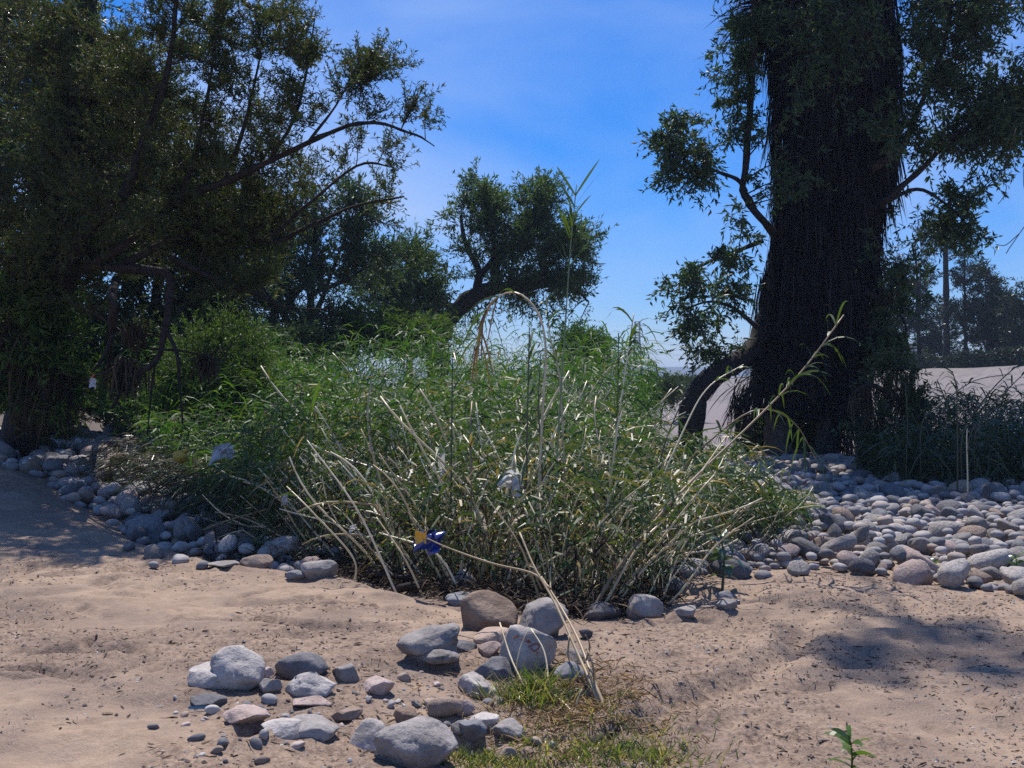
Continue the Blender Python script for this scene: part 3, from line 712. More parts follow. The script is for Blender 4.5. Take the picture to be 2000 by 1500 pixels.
# --- palm wrapped in its dead fronds
dP = 21.0
PB = P(1570, 895, dP); PB[2] = h1(PB[0], dP)
palm = empty('palm_tree', PB, 'huge old palm wrapped in a dark skirt of dead fronds', 'palm tree')
for (pb, r0) in [(1612, .25), (1520, .30)]:
    zb = h1((pb - 1000) / FPX * dP, dP)
    a = P(pb, 700, dP); a[2] = zb - .15
    c = limb([a, P(pb, 830, dP), P(1580 * .5 + pb * .5, 700, dP), P(1600, 300, dP), P(1610, -250, dP)], r0, .2, 30, .004, pb)
    V, F = tube(c[0], c[1], 12, .12, pb); obj('trunk', mesh_np('trunk', local(V, palm), F, M['bark_pale'], True), palm)
prof = [(-260, 1500, 1730), (-60, 1482, 1745), (0, 1490, 1745), (150, 1515, 1745), (300, 1522, 1742), (450, 1502, 1735), (550, 1488, 1722), (620, 1484, 1710), (700, 1484, 1684), (740, 1482, 1672), (775, 1492, 1660), (810, 1510, 1645)]
pz = np.array([CAMZ - (a[0] - 750) / FPX * dP for a in prof][::-1])
pc = np.array([((a[1] + a[2]) / 2 - 1000) / FPX * dP for a in prof][::-1]); pr = np.array([(a[2] - a[1]) / 2 / FPX * dP for a in prof][::-1])
zz = np.linspace(pz[0] + .25, pz[-1], 50); th = np.linspace(0, 2 * math.pi, 28, endpoint=False)
rr = np.interp(zz, pz, pr)[:, None] * (.80 + .18 * vnoise(np.cos(th)[None] * 3 + 0 * zz[:, None], np.sin(th)[None] * 3 + 0 * zz[:, None], zz[:, None] * .9 + 0 * th[None], 8))
Vc = np.stack([np.interp(zz, pz, pc)[:, None] + rr * np.cos(th), dP + rr * np.sin(th) * .9, zz[:, None] + 0 * rr], -1).reshape(-1, 3)
i = np.arange(49)[:, None] * 28; j = np.arange(28)[None]; j2 = (j + 1) % 28
obj('light_block_core', mesh_np('light_block_core', local(Vc, palm), np.stack([i + j, i + j2, i + 28 + j2, i + 28 + j], -1).reshape(-1, 4), M['debris'], True), palm)  # hidden core added inside the skirt to block light between the strands
rg = np.random.default_rng(5)
n = 22000
z = rg.uniform(pz[0] + .1, pz[-1] + .3, n); t = rg.uniform(0, 2 * math.pi, n)
clump = vnoise(np.cos(t) * 4, np.sin(t) * 4, z * 1.1, 17)
r = np.interp(z, pz, pr) * (.82 + .16 * rg.uniform(0, 1, n) + .36 * clump + .46 * vnoise(np.cos(t) * 1.6, np.sin(t) * 1.6, z * .6, 19))
base = np.stack([np.interp(z, pz, pc) + r * np.cos(t), dP + r * np.sin(t) * .9, z], 1)
dirn = np.stack([np.cos(t) * .06 + .1 * rg.normal(size=n), np.sin(t) * .12 + .1 * rg.normal(size=n), -1 + 0 * t], 1)
V, F = blades(base, dirn, np.minimum(rg.uniform(.35, 1.3, n), .25 + .55 * (z - pz[0])), rg.uniform(.006, .034, n), rg.uniform(0, .1, n), 3, rg)
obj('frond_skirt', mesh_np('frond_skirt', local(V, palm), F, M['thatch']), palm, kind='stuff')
# ragged drooping fronds near the top left and living fan fronds above
for k, (px, py, dx, dy) in enumerate([(1480, 30, -60, 20), (1490, 60, -50, 60), (1500, 5, -80, -20), (1480, 740, -50, 60), (1450, 770, -20, 60), (1670, 740, 20, 90), (1660, 790, 25, 80), (1640, 800, -10, 90)]):
    b = P(px, py, dP); e = P(px + dx, py + dy, dP)
    n = 70; dd = (e - b)[None] + .35 * np.linalg.norm(e - b) * rg.normal(size=(n, 3))
    V, F = blades(np.repeat(b[None], n, 0) + .12 * rg.normal(size=(n, 3)), dd, np.linalg.norm(e - b) * rg.uniform(.6, 1.4, n), .03, rg.uniform(.3, .9, n), 4, rg)
    obj('dead_frond', mesh_np('dead_frond', local(V, palm), F, M['thatch']), palm)
for k in range(16):
    a = k * 2.39996; b = np.array(P(1610, -330, dP)); dirv = np.array((math.cos(a), math.sin(a), .35 - .05 * (k % 5)))
    st = b + dirv * 1.1; n = 34
    fan = nrm(dirv[None] + .55 * rg.normal(size=(n, 3)) * np.array((1, 1, .5)))
    parts = [tube(np.array([b, b + dirv * .6 + (0, 0, .05), st]), [.03, .025, .02], 4), blades(np.repeat(st[None], n, 0), fan, rg.uniform(.8, 1.1, n), .04, rg.uniform(.2, .6, n), 3, rg)]
    V, F = join(parts); obj('frond', mesh_np('frond', local(V, palm), F, M['willow_dark']), palm)

# --- willow growing round the palm
dW = 20.0
wb = P(1348, 815, dW); wb[2] = h1(wb[0], dW) - .1
trw = limb([wb, P(1352, 800, dW), P(1375, 755, dW), P(1410, 722, dW + .2), P(1450, 700, dW + .6), P(1490, 640, dW + .9), P(1515, 520, dW + 1.2), P(1520, 450, dW + 1.1)], .27, .16, 34, .006, 71)
lw = [limb([P(1520, 470, dW + 1.0), (1490, 430, dW - .2), (1462, 395, dW), (1450, 360, dW), (1460, 280, dW), (1465, 150, dW), (1470, 20, dW), P(1430, -120, dW), P(1390, -260, dW), P(1340, -480, dW), P(1240, -720, 18.6), P(1200, -1080, 16.6), P(1160, -1380, 15.2)], .09, .025, 40, .012, 72),  # upper stretch is an unseen bough, added to shade the lower right sand
      limb([P(1458, 375, dW), (1440, 350, dW), (1400, 335, dW), (1370, 315, dW), (1330, 290, dW), (1300, 270, dW)], .05, .012, 20, .012, 73),
      limb([P(1490, 470, dW), (1440, 490, dW), (1400, 505, dW), (1350, 530, dW), (1320, 560, dW)], .05, .012, 18, .012, 74),
      limb([P(1480, 640, dW), (1430, 600, dW), (1380, 590, dW), (1330, 610, dW)], .05, .012, 16, .012, 75),
      limb([P(1700, 330, dW - .6), (1760, 290, dW - .4), (1800, 200, dW), (1840, 100, dW), (1870, -60, dW)], .08, .03, 20, .012, 76),
      limb([P(1720, 400, dW), (1800, 330, dW), (1870, 260, dW), (1960, 230, dW), (2080, 220, dW)], .07, .02, 20, .012, 77),
      limb([P(1720, 400, dW), (1790, 370, dW), (1850, 400, dW), (1900, 450, dW)], .05, .012, 16, .012, 78),
      limb([P(1560, 150, dW - 1.4), (1620, 60, dW - 1.5), (1700, -20, dW - 1.4), (1760, -150, dW - 1)], .06, .02, 16, .012, 79),
      limb([P(1690, 570, dW - .5), (1740, 600, dW - .4), (1770, 640, dW - .4), (1750, 700, dW - .4)], .05, .01, 14, .012, 80),
      limb([P(1620, -120, dW - 1), (1800, -260, dW), (2000, -300, dW), (2300, -280, dW)], .09, .03, 16, .012, 81)]
make_tree('willow_tree', wb, trw, lw, [
    lobe(1165, -1390, 200, 60, 15.1, .9, .75), lobe(1190, -1240, 120, 60, 15.8, .8, .25), lobe(1430, -110, 110, 80, dW, 1.2, 1.0), lobe(1390, -240, 130, 90, dW, 1.2, 1.0), lobe(1560, -230, 110, 90, dW - 1, 1.2, .8), lobe(1320, 245, 55, 45, dW, .8, .7), lobe(1290, 305, 40, 30, dW, .6, .5), lobe(1370, 290, 55, 55, dW, .8, .8), lobe(1330, 350, 45, 30, dW, .6, .45), lobe(1420, 120, 55, 75, dW, .8, .8), lobe(1450, 230, 50, 70, dW, .8, .8),  # first pair hangs unseen overhead, added for its dappled shadow
    lobe(1470, 30, 60, 60, dW, .8, .8), lobe(1440, 420, 40, 50, dW, .7, .5), lobe(1420, 530, 65, 50, dW, .9, .9), lobe(1350, 560, 45, 45, dW, .7, .6), lobe(1400, 640, 65, 50, dW, .9, .8), lobe(1340, 640, 40, 40, dW, .6, .4), lobe(1470, 340, 30, 40, dW, .6, .4),
    lobe(1840, 90, 120, 110, dW, 1.3, 1.2), lobe(1950, 160, 100, 110, dW, 1.2, 1.4), lobe(1850, 270, 110, 70, dW, 1.1, 1.1), lobe(1960, 290, 90, 60, dW, 1, 1.1), lobe(1860, 410, 65, 50, dW, .9, .9), lobe(1900, 470, 40, 40, dW, .7, .6), lobe(1790, 470, 50, 60, dW, .8, .6),
    lobe(1780, 180, 60, 130, dW, .9, .8), lobe(1760, 590, 40, 70, dW - .3, .8, .7), lobe(1730, 680, 50, 45, dW - .3, .6, .7), lobe(1570, 60, 60, 90, dW - 1.5, .4, .7), lobe(1680, 50, 80, 90, dW - 1.5, .5, .9), lobe(1640, 190, 50, 70, dW - 1.5, .35, .55), lobe(1720, 250, 35, 80, dW - 1.4, .35, .4), lobe(1590, 340, 40, 70, dW - 1.5, .3, .3), lobe(1700, 420, 35, 70, dW - 1.4, .3, .3), lobe(1540, 190, 25, 90, dW - 1.5, .3, .35),
    lobe(1900, 0, 160, 70, dW, 1.4, 1.2), lobe(2050, 60, 80, 150, dW, 1.2, .9)],
    'tall willow growing around the dead-frond palm, branches out to both sides', None, M['willow_blue'], M['bark'], 111,
    n_sub=560, n_twig=10, n_leaf=10, leafL=.145, leafW=.046, twigL=.42, up=.12, droop=.35, spread=.8, sub_r=.014, leafdroop=.35)

# hanging bare vine at the right edge
root = empty('vine', P(1990, 320, 14), 'bare thin vine hanging against the sky at the right edge', 'vine')
pts = [limb([P(1985, 250, 14), P(1960, 340, 14), P(1965, 370, 14), P(1950, 400, 14)], .006, .003, 16, .06, 3)[0], limb([P(2010, 430, 14), P(1985, 465, 14), P(1965, 495, 14)], .008, .003, 12, .02, 4)[0], limb([P(1992, 455, 14), P(1965, 478, 14), P(1945, 478, 14)], .005, .003, 10, .02, 5)[0], limb([P(2030, 200, 14), P(2000, 330, 14), P(2010, 430, 14)], .009, .006, 12, .02, 6)[0]]
V, F = join([tube(p, .006, 4) for p in pts]); obj('stem', mesh_np('stem', local(V, root), F, M['twig'], True), root)

# bent flood-worn sapling right of the palm, hung with dry debris
dS = 16.5
sb = P(1830, 900, dS); sb[2] = h1(sb[0], dS) - .05
sap = limb([sb, P(1815, 850, dS), P(1790, 805, dS), P(1745, 775, dS), P(1700, 752, dS), P(1665, 770, dS)], .07, .03, 26, .01, 91)
sl = [limb([P(1770, 790, dS), P(1768, 750, dS), P(1785, 720, dS)], .03, .008, 12, .02, 92), limb([P(1735, 770, dS), P(1715, 820, dS), P(1700, 880, dS)], .025, .006, 12, .03, 93), limb([P(1700, 755, dS), P(1695, 810, dS), P(1680, 880, dS)], .02, .006, 12, .03, 94),
      limb([P(1770, 790, dS), P(1765, 840, dS), P(1750, 920, dS)], .03, .01, 12, .02, 95), limb([P(1745, 775, dS), P(1730, 740, dS), P(1760, 715, dS)], .02, .006, 10, .03, 96)]
sapr = make_tree('sapling', sb, sap, sl, [lobe(1790, 770, 35, 25, dS, .4, 1), lobe(1740, 720, 45, 28, dS, .4, .8), lobe(1700, 830, 40, 60, dS, .4, .5)], 'flood-bent sapling arching beside the palm, draped with dry debris', None, M['willow_dark'], M['bark'], 97,
    n_sub=34, n_twig=9, n_leaf=12, leafL=.1, leafW=.026, twigL=.3, up=.1, droop=.3, sub_r=.008)
n = 900; src = np.concatenate([sap[0][8:]] + [s[0] for s in sl]); k = rg.integers(0, len(src), n)
V, F = blades(src[k] + .03 * rg.normal(size=(n, 3)), np.stack([.15 * rg.normal(size=n), .15 * rg.normal(size=n), -1 + 0 * k], 1), rg.uniform(.12, .55, n), rg.uniform(.008, .03, n), 0, 3, rg)
obj('hanging_debris', mesh_np('hanging_debris', local(V, sapr), F, M['debris']), sapr, kind='stuff')

# debris caught in the left boughs
for k, (px, py, dd, rad, nn, lab) in enumerate([(245, 715, 11.8, .17, 320, 'dark wad of flood debris caught on the hanging bough beside the upright stem'), (25, 640, 12.6, .3, 420, 'shaggy brown flood debris hanging at the left edge'),
        (90, 720, 12.8, .35, 420, 'long mat of flood debris hanging under the left willow trunk'), (405, 700, 12.0, .12, 160, 'small brown tuft of debris hanging from the thin low bough'), (262, 640, 11.9, .12, 180, 'dark tangle of debris high on the bent bough')]):
    c = P(px, py, dd); root = empty('flood_debris', c, lab, 'debris', 'flood debris caught in the left trees')
    b = rad * .55 * rg.normal(size=(nn, 3)) * np.array((1, .6, .6)); V, F = blades(b, np.stack([.3 * rg.normal(size=nn), .3 * rg.normal(size=nn), -1 + .5 * rg.normal(size=nn)], 1), rg.uniform(.6, 2.2, nn) * rad, rg.uniform(.008, .03, nn), .2, 3, rg)
    obj('dry_strands', mesh_np('dry_strands', V, F, M['debris']), root, kind='stuff')

bush(1565, 890, 22.3, [lobe(1560, 845, 70, 40, 22.3, .5), lobe(1500, 850, 40, 40, 22.3, .5)], 'dark scrub filling the gap behind the palm trunks', 'scrub around the palm', M['willow_dark'], 72, n_sub=110, n_leaf=14, leafL=.15, leafW=.05)
# --- far trees on the embankment
GF = 'hazy trees standing on top of the embankment'
def far_tree(px, lobes_px, label, mat, seed, r=.22, extra=5, **kw):
    b = bank_top(px, extra); d = b[1]
    lo = [lobe(a[0], a[1], a[2], a[3], d, a[2] / FPX * d * .9, a[4] if len(a) > 4 else 1) for a in lobes_px]
    k = dict(n_sub=80, n_twig=10, n_leaf=14, leafL=.26, leafW=.07, twigL=.9, up=.3, droop=.15, sub_r=.035); k.update(kw)
    return simple_tree('tree', px, 0, d, lo, label, GF, mat, seed, zbase=b[2], r=r, **k)
far_tree(1797, [(1800, 480, 35, 55, .5), (1795, 560, 45, 60), (1790, 650, 55, 50), (1770, 610, 40, 40)], 'dark bushy tree just left of the slim far palm', M['far_leaf'], 301, n_sub=80)
far_tree(1886, [(1885, 500, 35, 50, .4), (1885, 560, 40, 55, .6), (1895, 640, 45, 45, .8), (1870, 600, 30, 40, .6)], 'slender thin-crowned tree just right of the slim far palm', M['far_leaf'], 302, r=.16, n_sub=60)
pb = bank_top(1930, 5)
far_tree(1930, [(1925, 545, 22, 35, .7), (1950, 560, 22, 40, .7), (1940, 620, 48, 45, 1.2), (1940, 670, 40, 25, .5)], 'pine with a forked trunk standing clear at the right', M['far_leaf'], 303, r=.3, n_sub=75, up=.05, extra=5)
far_tree(1995, [(2000, 610, 40, 60), (2010, 680, 50, 40)], 'bushy tree at the right edge of the embankment', M['far_leaf'], 304, n_sub=60)
far_tree(1750, [(1745, 560, 40, 70), (1740, 650, 50, 60)], 'tree on the embankment half hidden by the palm skirt', M['far_leaf'], 305, n_sub=60)
far_tree(1838, [(1840, 640, 50, 55), (1835, 690, 60, 30)], 'dark bushy tree right behind the slim far palm', M['far_leaf'], 306, n_sub=45, extra=9)
far_tree(1970, [(1965, 660, 40, 40), (1985, 690, 40, 25)], 'low dark tree between the forked pine and the right edge', M['far_leaf'], 307, n_sub=45, extra=8)
far_tree(1570, [(1560, 700, 60, 40), (1500, 715, 60, 30)], 'low trees on the embankment behind the big palm', M['far_leaf'], 308, n_sub=60, extra=8)
b = bank_top(1848, 3); d = b[1]
pf = empty('palm_tree', b, 'slim far palm on the embankment with a small hanging crown', 'palm tree')
c = limb([b - (0, 0, .1), P(1848, 600, d), P(1846, 450, d)], .26, .16, 16, .003, 3); V, F = tube(c[0], c[1], 8, .1); obj('trunk', mesh_np('trunk', local(V, pf), F, M['bark'], True), pf)
tp = P(1846, 445, d); n = 420
dv = nrm(rg.normal(size=(n, 3))); dv[:, 2] = np.abs(dv[:, 2]) * .8 - .25
V, F = blades(np.repeat(tp[None], n, 0) + .15 * rg.normal(size=(n, 3)), dv, rg.uniform(.8, 1.5, n), .06, rg.uniform(.3, 1.1, n), 4, rg)
obj('crown', mesh_np('crown', local(V, pf), F, M['far_leaf']), pf, kind='stuff')
n = 200; V, F = blades(np.repeat(tp[None], n, 0) + np.array((0, 0, -.5)) + .3 * rg.normal(size=(n, 3)), np.stack([.5 * rg.normal(size=n), .5 * rg.normal(size=n), -1 + 0 * rg.normal(size=n)], 1), rg.uniform(.5, 1.1, n), .05, .1, 3, rg)
obj('frond_skirt', mesh_np('frond_skirt', local(V, pf), F, M['thatch']), pf, kind='stuff')

# dark hedge and low white building on the embankment
hp = [bank_top(px, 1.6) for px in np.linspace(1690, 2120, 60)]
hedge = empty('hedge', hp[0], 'long dark clipped hedge along the top of the embankment', 'hedge')
hp = np.array(hp); n = 16000; k = rg.uniform(0, len(hp) - 1.01, n); i0 = k.astype(int); fr = (k - i0)[:, None]
bp = hp[i0] * (1 - fr) + hp[i0 + 1] * fr; hh = .95 + .35 * vnoise(k * .5, k * 0, seed=6)
bp = bp + np.stack([rg.normal(size=n) * .1, rg.uniform(-.3, .5, n), hh * rg.uniform(0, 1, n)], 1)
V, F = leaf_quads(bp, rg.normal(size=(n, 3)), rg.uniform(.12, .3, n), rg.uniform(.06, .12, n), rg)
obj('foliage', mesh_np('foliage', local(V, hedge), F, M['far_leaf']), hedge, kind='stuff')
core = np.concatenate([np.stack([hp[:, 0], hp[:, 1] + oy, hp[:, 2] + oz], 1) for oy, oz in [(-.2, -.1), (-.2, .8), (.4, .8), (.4, -.1)]]); m = len(hp)
i = np.arange(3)[:, None] * m; j = np.arange(m - 1)[None]
obj('stems', mesh_np('stems', local(core, hedge), np.stack([i + j, i + j + 1, i + m + j + 1, i + m + j], -1).reshape(-1, 4), M['bark']), hedge)

def box_vf(c, s):
    c = np.array(c); s = np.array(s) / 2
    V = np.array([[x, y, z] for x in (-1, 1) for y in (-1, 1) for z in (-1, 1)], float) * s + c
    return V, np.array([(0, 1, 3, 2), (4, 6, 7, 5), (0, 4, 5, 1), (2, 3, 7, 6), (0, 2, 6, 4), (1, 5, 7, 3)])
M['white'] = plain_mat('white_paint', (.72, .72, .72))
M['glassdark'] = plain_mat('dark_glass', (.03, .035, .04), rough=.1, spec=.6)
bb = bank_top(1765, 16); d = bb[1]
bld = empty('building', bb, 'low white building glimpsed beyond the hedge left of the far palm', 'building')
V, F = box_vf((0, 1.5, 1.2), (3.6, 3, 2.4)); obj('wall', mesh_np('wall', V, F, M['white']), bld)
V, F = box_vf((0, 1.5, 2.48), (3.9, 3.3, .14)); obj('roof', mesh_np('roof', V, F, M['grey_rock']), bld)
for sx in (-.9, .9):
    V, F = box_vf((sx, -.02, 1.5), (.9, .06, .7)); w_ = obj('window', mesh_np('window', V, F, M['glassdark']), bld)

# pylon and its wires far away
M['steel'] = plain_mat('galvanised_steel', (.10, .105, .12), rough=.6, metal=.0)
dy = 330.0; base = P(1245, 750, dy); base[2] = -1.0
pyl = empty('electricity_pylon', base, 'thin steel lattice pylon far off above the blue hill', 'pylon')
Ht = CAMZ - (628 - 750) / FPX * dy + 1.0
leg = lambda sx, sy, t: np.array((sx * (1.9 - 1.15 * min(1, t / .75)) , sy * (1.9 - 1.15 * min(1, t / .75)), t * Ht))
for sx in (-1, 1):
    for sy in (-1, 1):
        V, F = tube([leg(sx, sy, t) for t in (0, .4, .75, 1)], .17, 4); obj('leg', mesh_np('leg', V, F, M['steel']), pyl)
br = []
for k in range(9):
    t0, t1 = k / 9, (k + 1) / 9
    for (a, b) in [((-1, -1), (1, -1)), ((1, -1), (1, 1)), ((1, 1), (-1, 1)), ((-1, 1), (-1, -1))]:
        br.append(tube([leg(*a, t0), leg(*b, t1)], .06, 4)); br.append(tube([leg(*b, t0), leg(*a, t1)], .06, 4)); br.append(tube([leg(*a, t1), leg(*b, t1)], .06, 4))
V, F = join(br); obj('lattice_bracing', mesh_np('lattice_bracing', V, F, M['steel']), pyl)
for t in (.62, .78, .94):
    for s in (-1, 1):
        V, F = join([tube([(0, 0, t * Ht + .5), (s * 3.2, 0, t * Ht)], [.12, .05], 4), tube([(0, 0, t * Ht - .1), (s * 3.2, 0, t * Ht)], [.1, .05], 4)]); arm = obj('crossarm', mesh_np('crossarm', V, F, M['steel']), pyl)
        V, F = tube([(s * 3.2, 0, t * Ht), (s * 3.2, 0, t * Ht - .9)], .09, 5); obj('insulator', mesh_np('insulator', V, F, M['steel']), arm)
M['wire'] = plain_mat('wire', (.08, .08, .085))
for t in (.62, .78, .94):
    for s in (-1, 1):
        a = base + np.array((s * 3.2, 0, t * Ht - .9)); u = np.linspace(0, 1, 20)[:, None]
        b = a + np.array((150, 120, 3.0)); c = a * (1 - u) + b * u; c[:, 2] -= 14 * (u * (1 - u))[:, 0]
        V, F = tube(c, .03, 4); tag(obj('power_line', mesh_np('power_line', V, F, M['wire'])), 'thin power line running from the far pylon towards the right', 'power line', 'power lines on the pylon')

# ------------------------------------------------------------------ stones
VIEW = lambda p: (1000 + p[0] / p[1] * FPX, 750 - (p[2] - CAMZ) / p[1] * FPX)
occupied = []
def rock(px, pyb, w, h, mat, label, seed, planes=6, hard=.75, rough=.10, depth=.85, rot=0, sink=.30, sub=4, cat='rock', group=None, name='rock', lumps=None):
    g = G(px, pyb - h * .12)
    sc = g[1] / FPX; W, H = w * sc * 1.06, max(.48 * h, h - .17 * w) * sc / (1 - sink); hard = min(.97, hard + .2); planes = planes + 9; rough = rough * 1.0
    if lumps:
        parts = []
        for k, (ox, oz, oy, sw, sh) in enumerate(lumps):
            v, f = rock_shape(sub, seed + k * 7, planes, hard, rough, (W * sw / 2, W * sw * depth / 2, H * sh / 2))
            parts.append((v + np.array((ox * W, oy * W, H * oz + H * sh / 2)), f))
        V, F = join(parts)
    else:
        V, F = rock_shape(sub, seed, planes, hard, rough, (W / 2, W * depth / 2, H / 2)); V = V + np.array((0, 0, H / 2))
    V[:, 2] -= H * sink
    ca, sa = math.cos(rot), math.sin(rot)
    o = obj(name, mesh_np(name, V, F, M[mat], True), None, (g[0], g[1] + W * depth * .30, h1(g[0], g[1] + W * depth * .25)))
    o.rotation_euler[2] = rot
    tag(o, label, cat, group); occupied.append((g[0], g[1] + W * depth * .3, W * .55))
    return o

rock(430, 1362, 152, 96, 'pale_rock', 'big pale grey boulder with a pointed hump, left end of the foreground rocks', 1001, 5, .6, .16, lumps=[(-.14, 0, 0, .74, .62), (.16, .0, .02, .66, 1.0)])
rock(585, 1322, 95, 52, 'dark_rock', 'smooth dark grey oval stone behind the white-streaked rock', 1002, 3, .4, .05)
rock(600, 1370, 98, 58, 'pale_rock', 'angular white-streaked rock in front of the smooth dark oval stone', 1003, 12, .95, .18)
rock(672, 1332, 56, 34, 'grey_rock', 'small squarish grey stone right of the smooth dark oval', 1004, 9, .8, .08)
rock(737, 1362, 62, 38, 'pink_rock', 'pale pinkish slab standing alone on the gravel', 1005, 10, .9, .08)
rock(830, 1318, 132, 74, 'grey_rock', 'large knobbly purplish grey boulder with two lumps', 1006, 8, .7, .18, lumps=[(0.02, .1, .05, .9, .9), (.12, 0, -.16, .72, .5)])
rock(896, 1275, 66, 27, 'dark_rock', 'flat dark slate stone beside the knobbly boulder', 1007, 12, .95, .05)
rock(955, 1242, 108, 90, 'brown_rock', 'large brown rounded boulder at the front of the reeds', 1008, 7, .65, .08)
rock(968, 1264, 84, 42, 'tan_rock', 'tan egg-shaped stone leaning against the brown boulder', 1009, 3, .4, .05)
rk10 = rock(1030, 1330, 112, 106, 'pale_rock', 'blocky pale boulder with red scrawl on its sloping top', 1010, 9, .85, .06)
rock(1062, 1258, 92, 80, 'grey_rock', 'tall purplish grey boulder behind the red-marked one', 1011, 8, .75, .1)
rock(907, 1188, 72, 32, 'blue_rock', 'smooth flat grey stone just above the brown boulder', 1012, 2, .4, .04)
rock(903, 1160, 46, 44, 'grey_rock', 'upright grey stone at the reed roots above the flat stone', 1013, 6, .7, .08)
rock(966, 1328, 78, 46, 'dark_rock', 'dark triangular stone left of the grass tuft', 1014, 8, .8, .08)
rock(930, 1366, 84, 46, 'pale_rock', 'rough pale rock below the dark triangular stone', 1015, 9, .8, .15)
rock(868, 1408, 68, 48, 'tan_rock', 'round tan stone crossed by a crack', 1016, 4, .5, .06)
rock(905, 1402, 40, 34, 'pink_rock', 'small pinkish stone touching the cracked tan stone', 1017, 5, .6, .08)
rock(790, 1418, 48, 34, 'brown_rock', 'small brown stone behind the largest boulder', 1018, 6, .7, .08)
rock(716, 1470, 78, 70, 'pale_rock', 'upright pale grey stone left of the largest boulder', 1019, 6, .6, .08)
rock(808, 1512, 158, 106, 'grey_rock', 'largest smooth grey boulder at the bottom edge, with a dent', 1020, 4, .5, .08, sub=5)
rock(603, 1442, 104, 54, 'pale_rock', 'long pale rock half sunk in sand left of the upright pale stone', 1021, 8, .75, .12)
rock(545, 1442, 78, 36, 'pale_rock', 'flat pale stone wedged at the left of the long pale rock', 1022, 6, .7, .08)
rock(470, 1422, 98, 42, 'pink_rock', 'flat cream-coloured slab half buried at the left', 1023, 9, .9, .06)
rock(403, 1386, 72, 30, 'dark_rock', 'flat dark stone below the pointed boulder', 1024, 8, .8, .06)
rock(606, 1386, 76, 22, 'pink_rock', 'long thin pinkish stone lying in front of the white-streaked rock', 1025, 7, .8, .06)
rock(672, 1418, 62, 30, 'tan_rock', 'small orange-tan stone beside the long pale rock', 1026, 8, .85, .06)
rock(525, 1362, 44, 32, 'grey_rock', 'small grey stone between the pointed boulder and white-streaked rock', 1027, 7, .8, .08)
rock(515, 1330, 32, 22, 'pink_rock', 'little pink stone touching the pointed boulder', 1028, 7, .8, .08)
rock(945, 1432, 58, 32, 'pale_rock', 'pale rounded stone among dead grass right of the cracked one', 1029, 6, .6, .06)
rock(990, 1455, 70, 38, 'grey_rock', 'grey stone at the edge of the green grass', 1030, 7, .7, .1)
rock(982, 1492, 52, 44, 'tan_rock', 'cream stone standing in the grass at the bottom edge', 1031, 7, .8, .06)
rock(920, 1462, 60, 40, 'blue_rock', 'low blue-grey stone behind the grass, right of the largest boulder', 1032, 6, .6, .08)
rock(900, 1440, 40, 26, 'grey_rock', 'small grey stone touching the back of the largest boulder', 1033, 6, .6, .08)
rock(1112, 1338, 58, 44, 'blue_rock', 'blue-grey rounded stone behind the leaning dry canes', 1034, 4, .5, .06)
rock(1128, 1302, 66, 44, 'grey_rock', 'grey stone right of the red-marked boulder', 1035, 6, .6, .06)
rock(956, 1288, 44, 30, 'pink_rock', 'small pale pink stone left of the red-marked boulder', 1036, 7, .8, .06)
rock(1145, 1250, 26, 22, 'dark_rock', 'small dark stone at the foot of the reeds on sand', 1037, 6, .6, .06)
rock(1338, 1210, 42, 24, 'grey_rock', 'small grey stone on the sand beside the white scrap', 1038, 6, .6, .06)
rock(1420, 1195, 40, 26, 'grey_rock', 'grey stone alone on the sand below the blue-green weed', 1039, 6, .6, .06)
rock(1418, 1170, 34, 20, 'blue_rock', 'little blue-grey stone behind the lone stone on sand', 1040, 6, .6, .06)
rock(1428, 1130, 78, 54, 'dark_rock', 'large dark stone at the left end of the right cobble bar', 1041, 5, .5, .06)
rock(592, 1085, 78, 96, 'pale_rock', 'tall upright pale stone under the left-leaning reeds', 1042, 9, .85, .06)
rock(816, 1000, 52, 48, 'grey_rock', 'round grey stone lodged up among the reed canes', 1043, 4, .5, .05)
rock(772, 950, 46, 26, 'grey_rock', 'flat grey stone among the reeds behind the round one', 1044, 4, .5, .05)
rock(622, 1138, 68, 38, 'grey_rock', 'knobbly grey stone on the lip of the sand left of the reed roots', 1045, 8, .7, .12)
rock(575, 1140, 36, 20, 'blue_rock', 'small blue-grey stone on the sand lip beside the knobbly one', 1046, 5, .6, .06)
rock(640, 1118, 46, 16, 'pale_rock', 'flat pale slab behind the knobbly stone on the sand lip', 1047, 8, .8, .06)
rock(430, 1112, 60, 16, 'grey_rock', 'thin flat grey stone on the sand crest', 1048, 5, .6, .06)
rock(498, 1112, 60, 34, 'tan_rock', 'tan stone under the broken cane on the sand crest', 1049, 7, .7, .08)
rock(1350, 1122, 70, 36, 'pale_rock', 'pale half-buried stone between the reeds and the right cobbles', 1050, 5, .5, .06)
rock(1310, 1098, 70, 50, 'grey_rock', 'ridged grey stone at the right foot of the reeds', 1051, 9, .8, .1)
rock(1262, 1212, 70, 56, 'grey_rock', 'pale grey rock in the shade under the right reed roots', 1052, 7, .7, .1)
rock(1110, 1120, 44, 60, 'dark_rock', 'upright dark stone deep between the reed stems', 1053, 6, .6, .06)
rock(935, 1120, 44, 44, 'grey_rock', 'grey stone in the middle of the reed roots', 1054, 6, .6, .06)
rock(855, 1115, 40, 40, 'pale_rock', 'small pale stone at the reed roots below the blue wrapper', 1055, 6, .6, .06)
rock(1180, 1215, 70, 40, 'dark_rock', 'dark stone under the centre of the reed clump', 1056, 6, .6, .06)

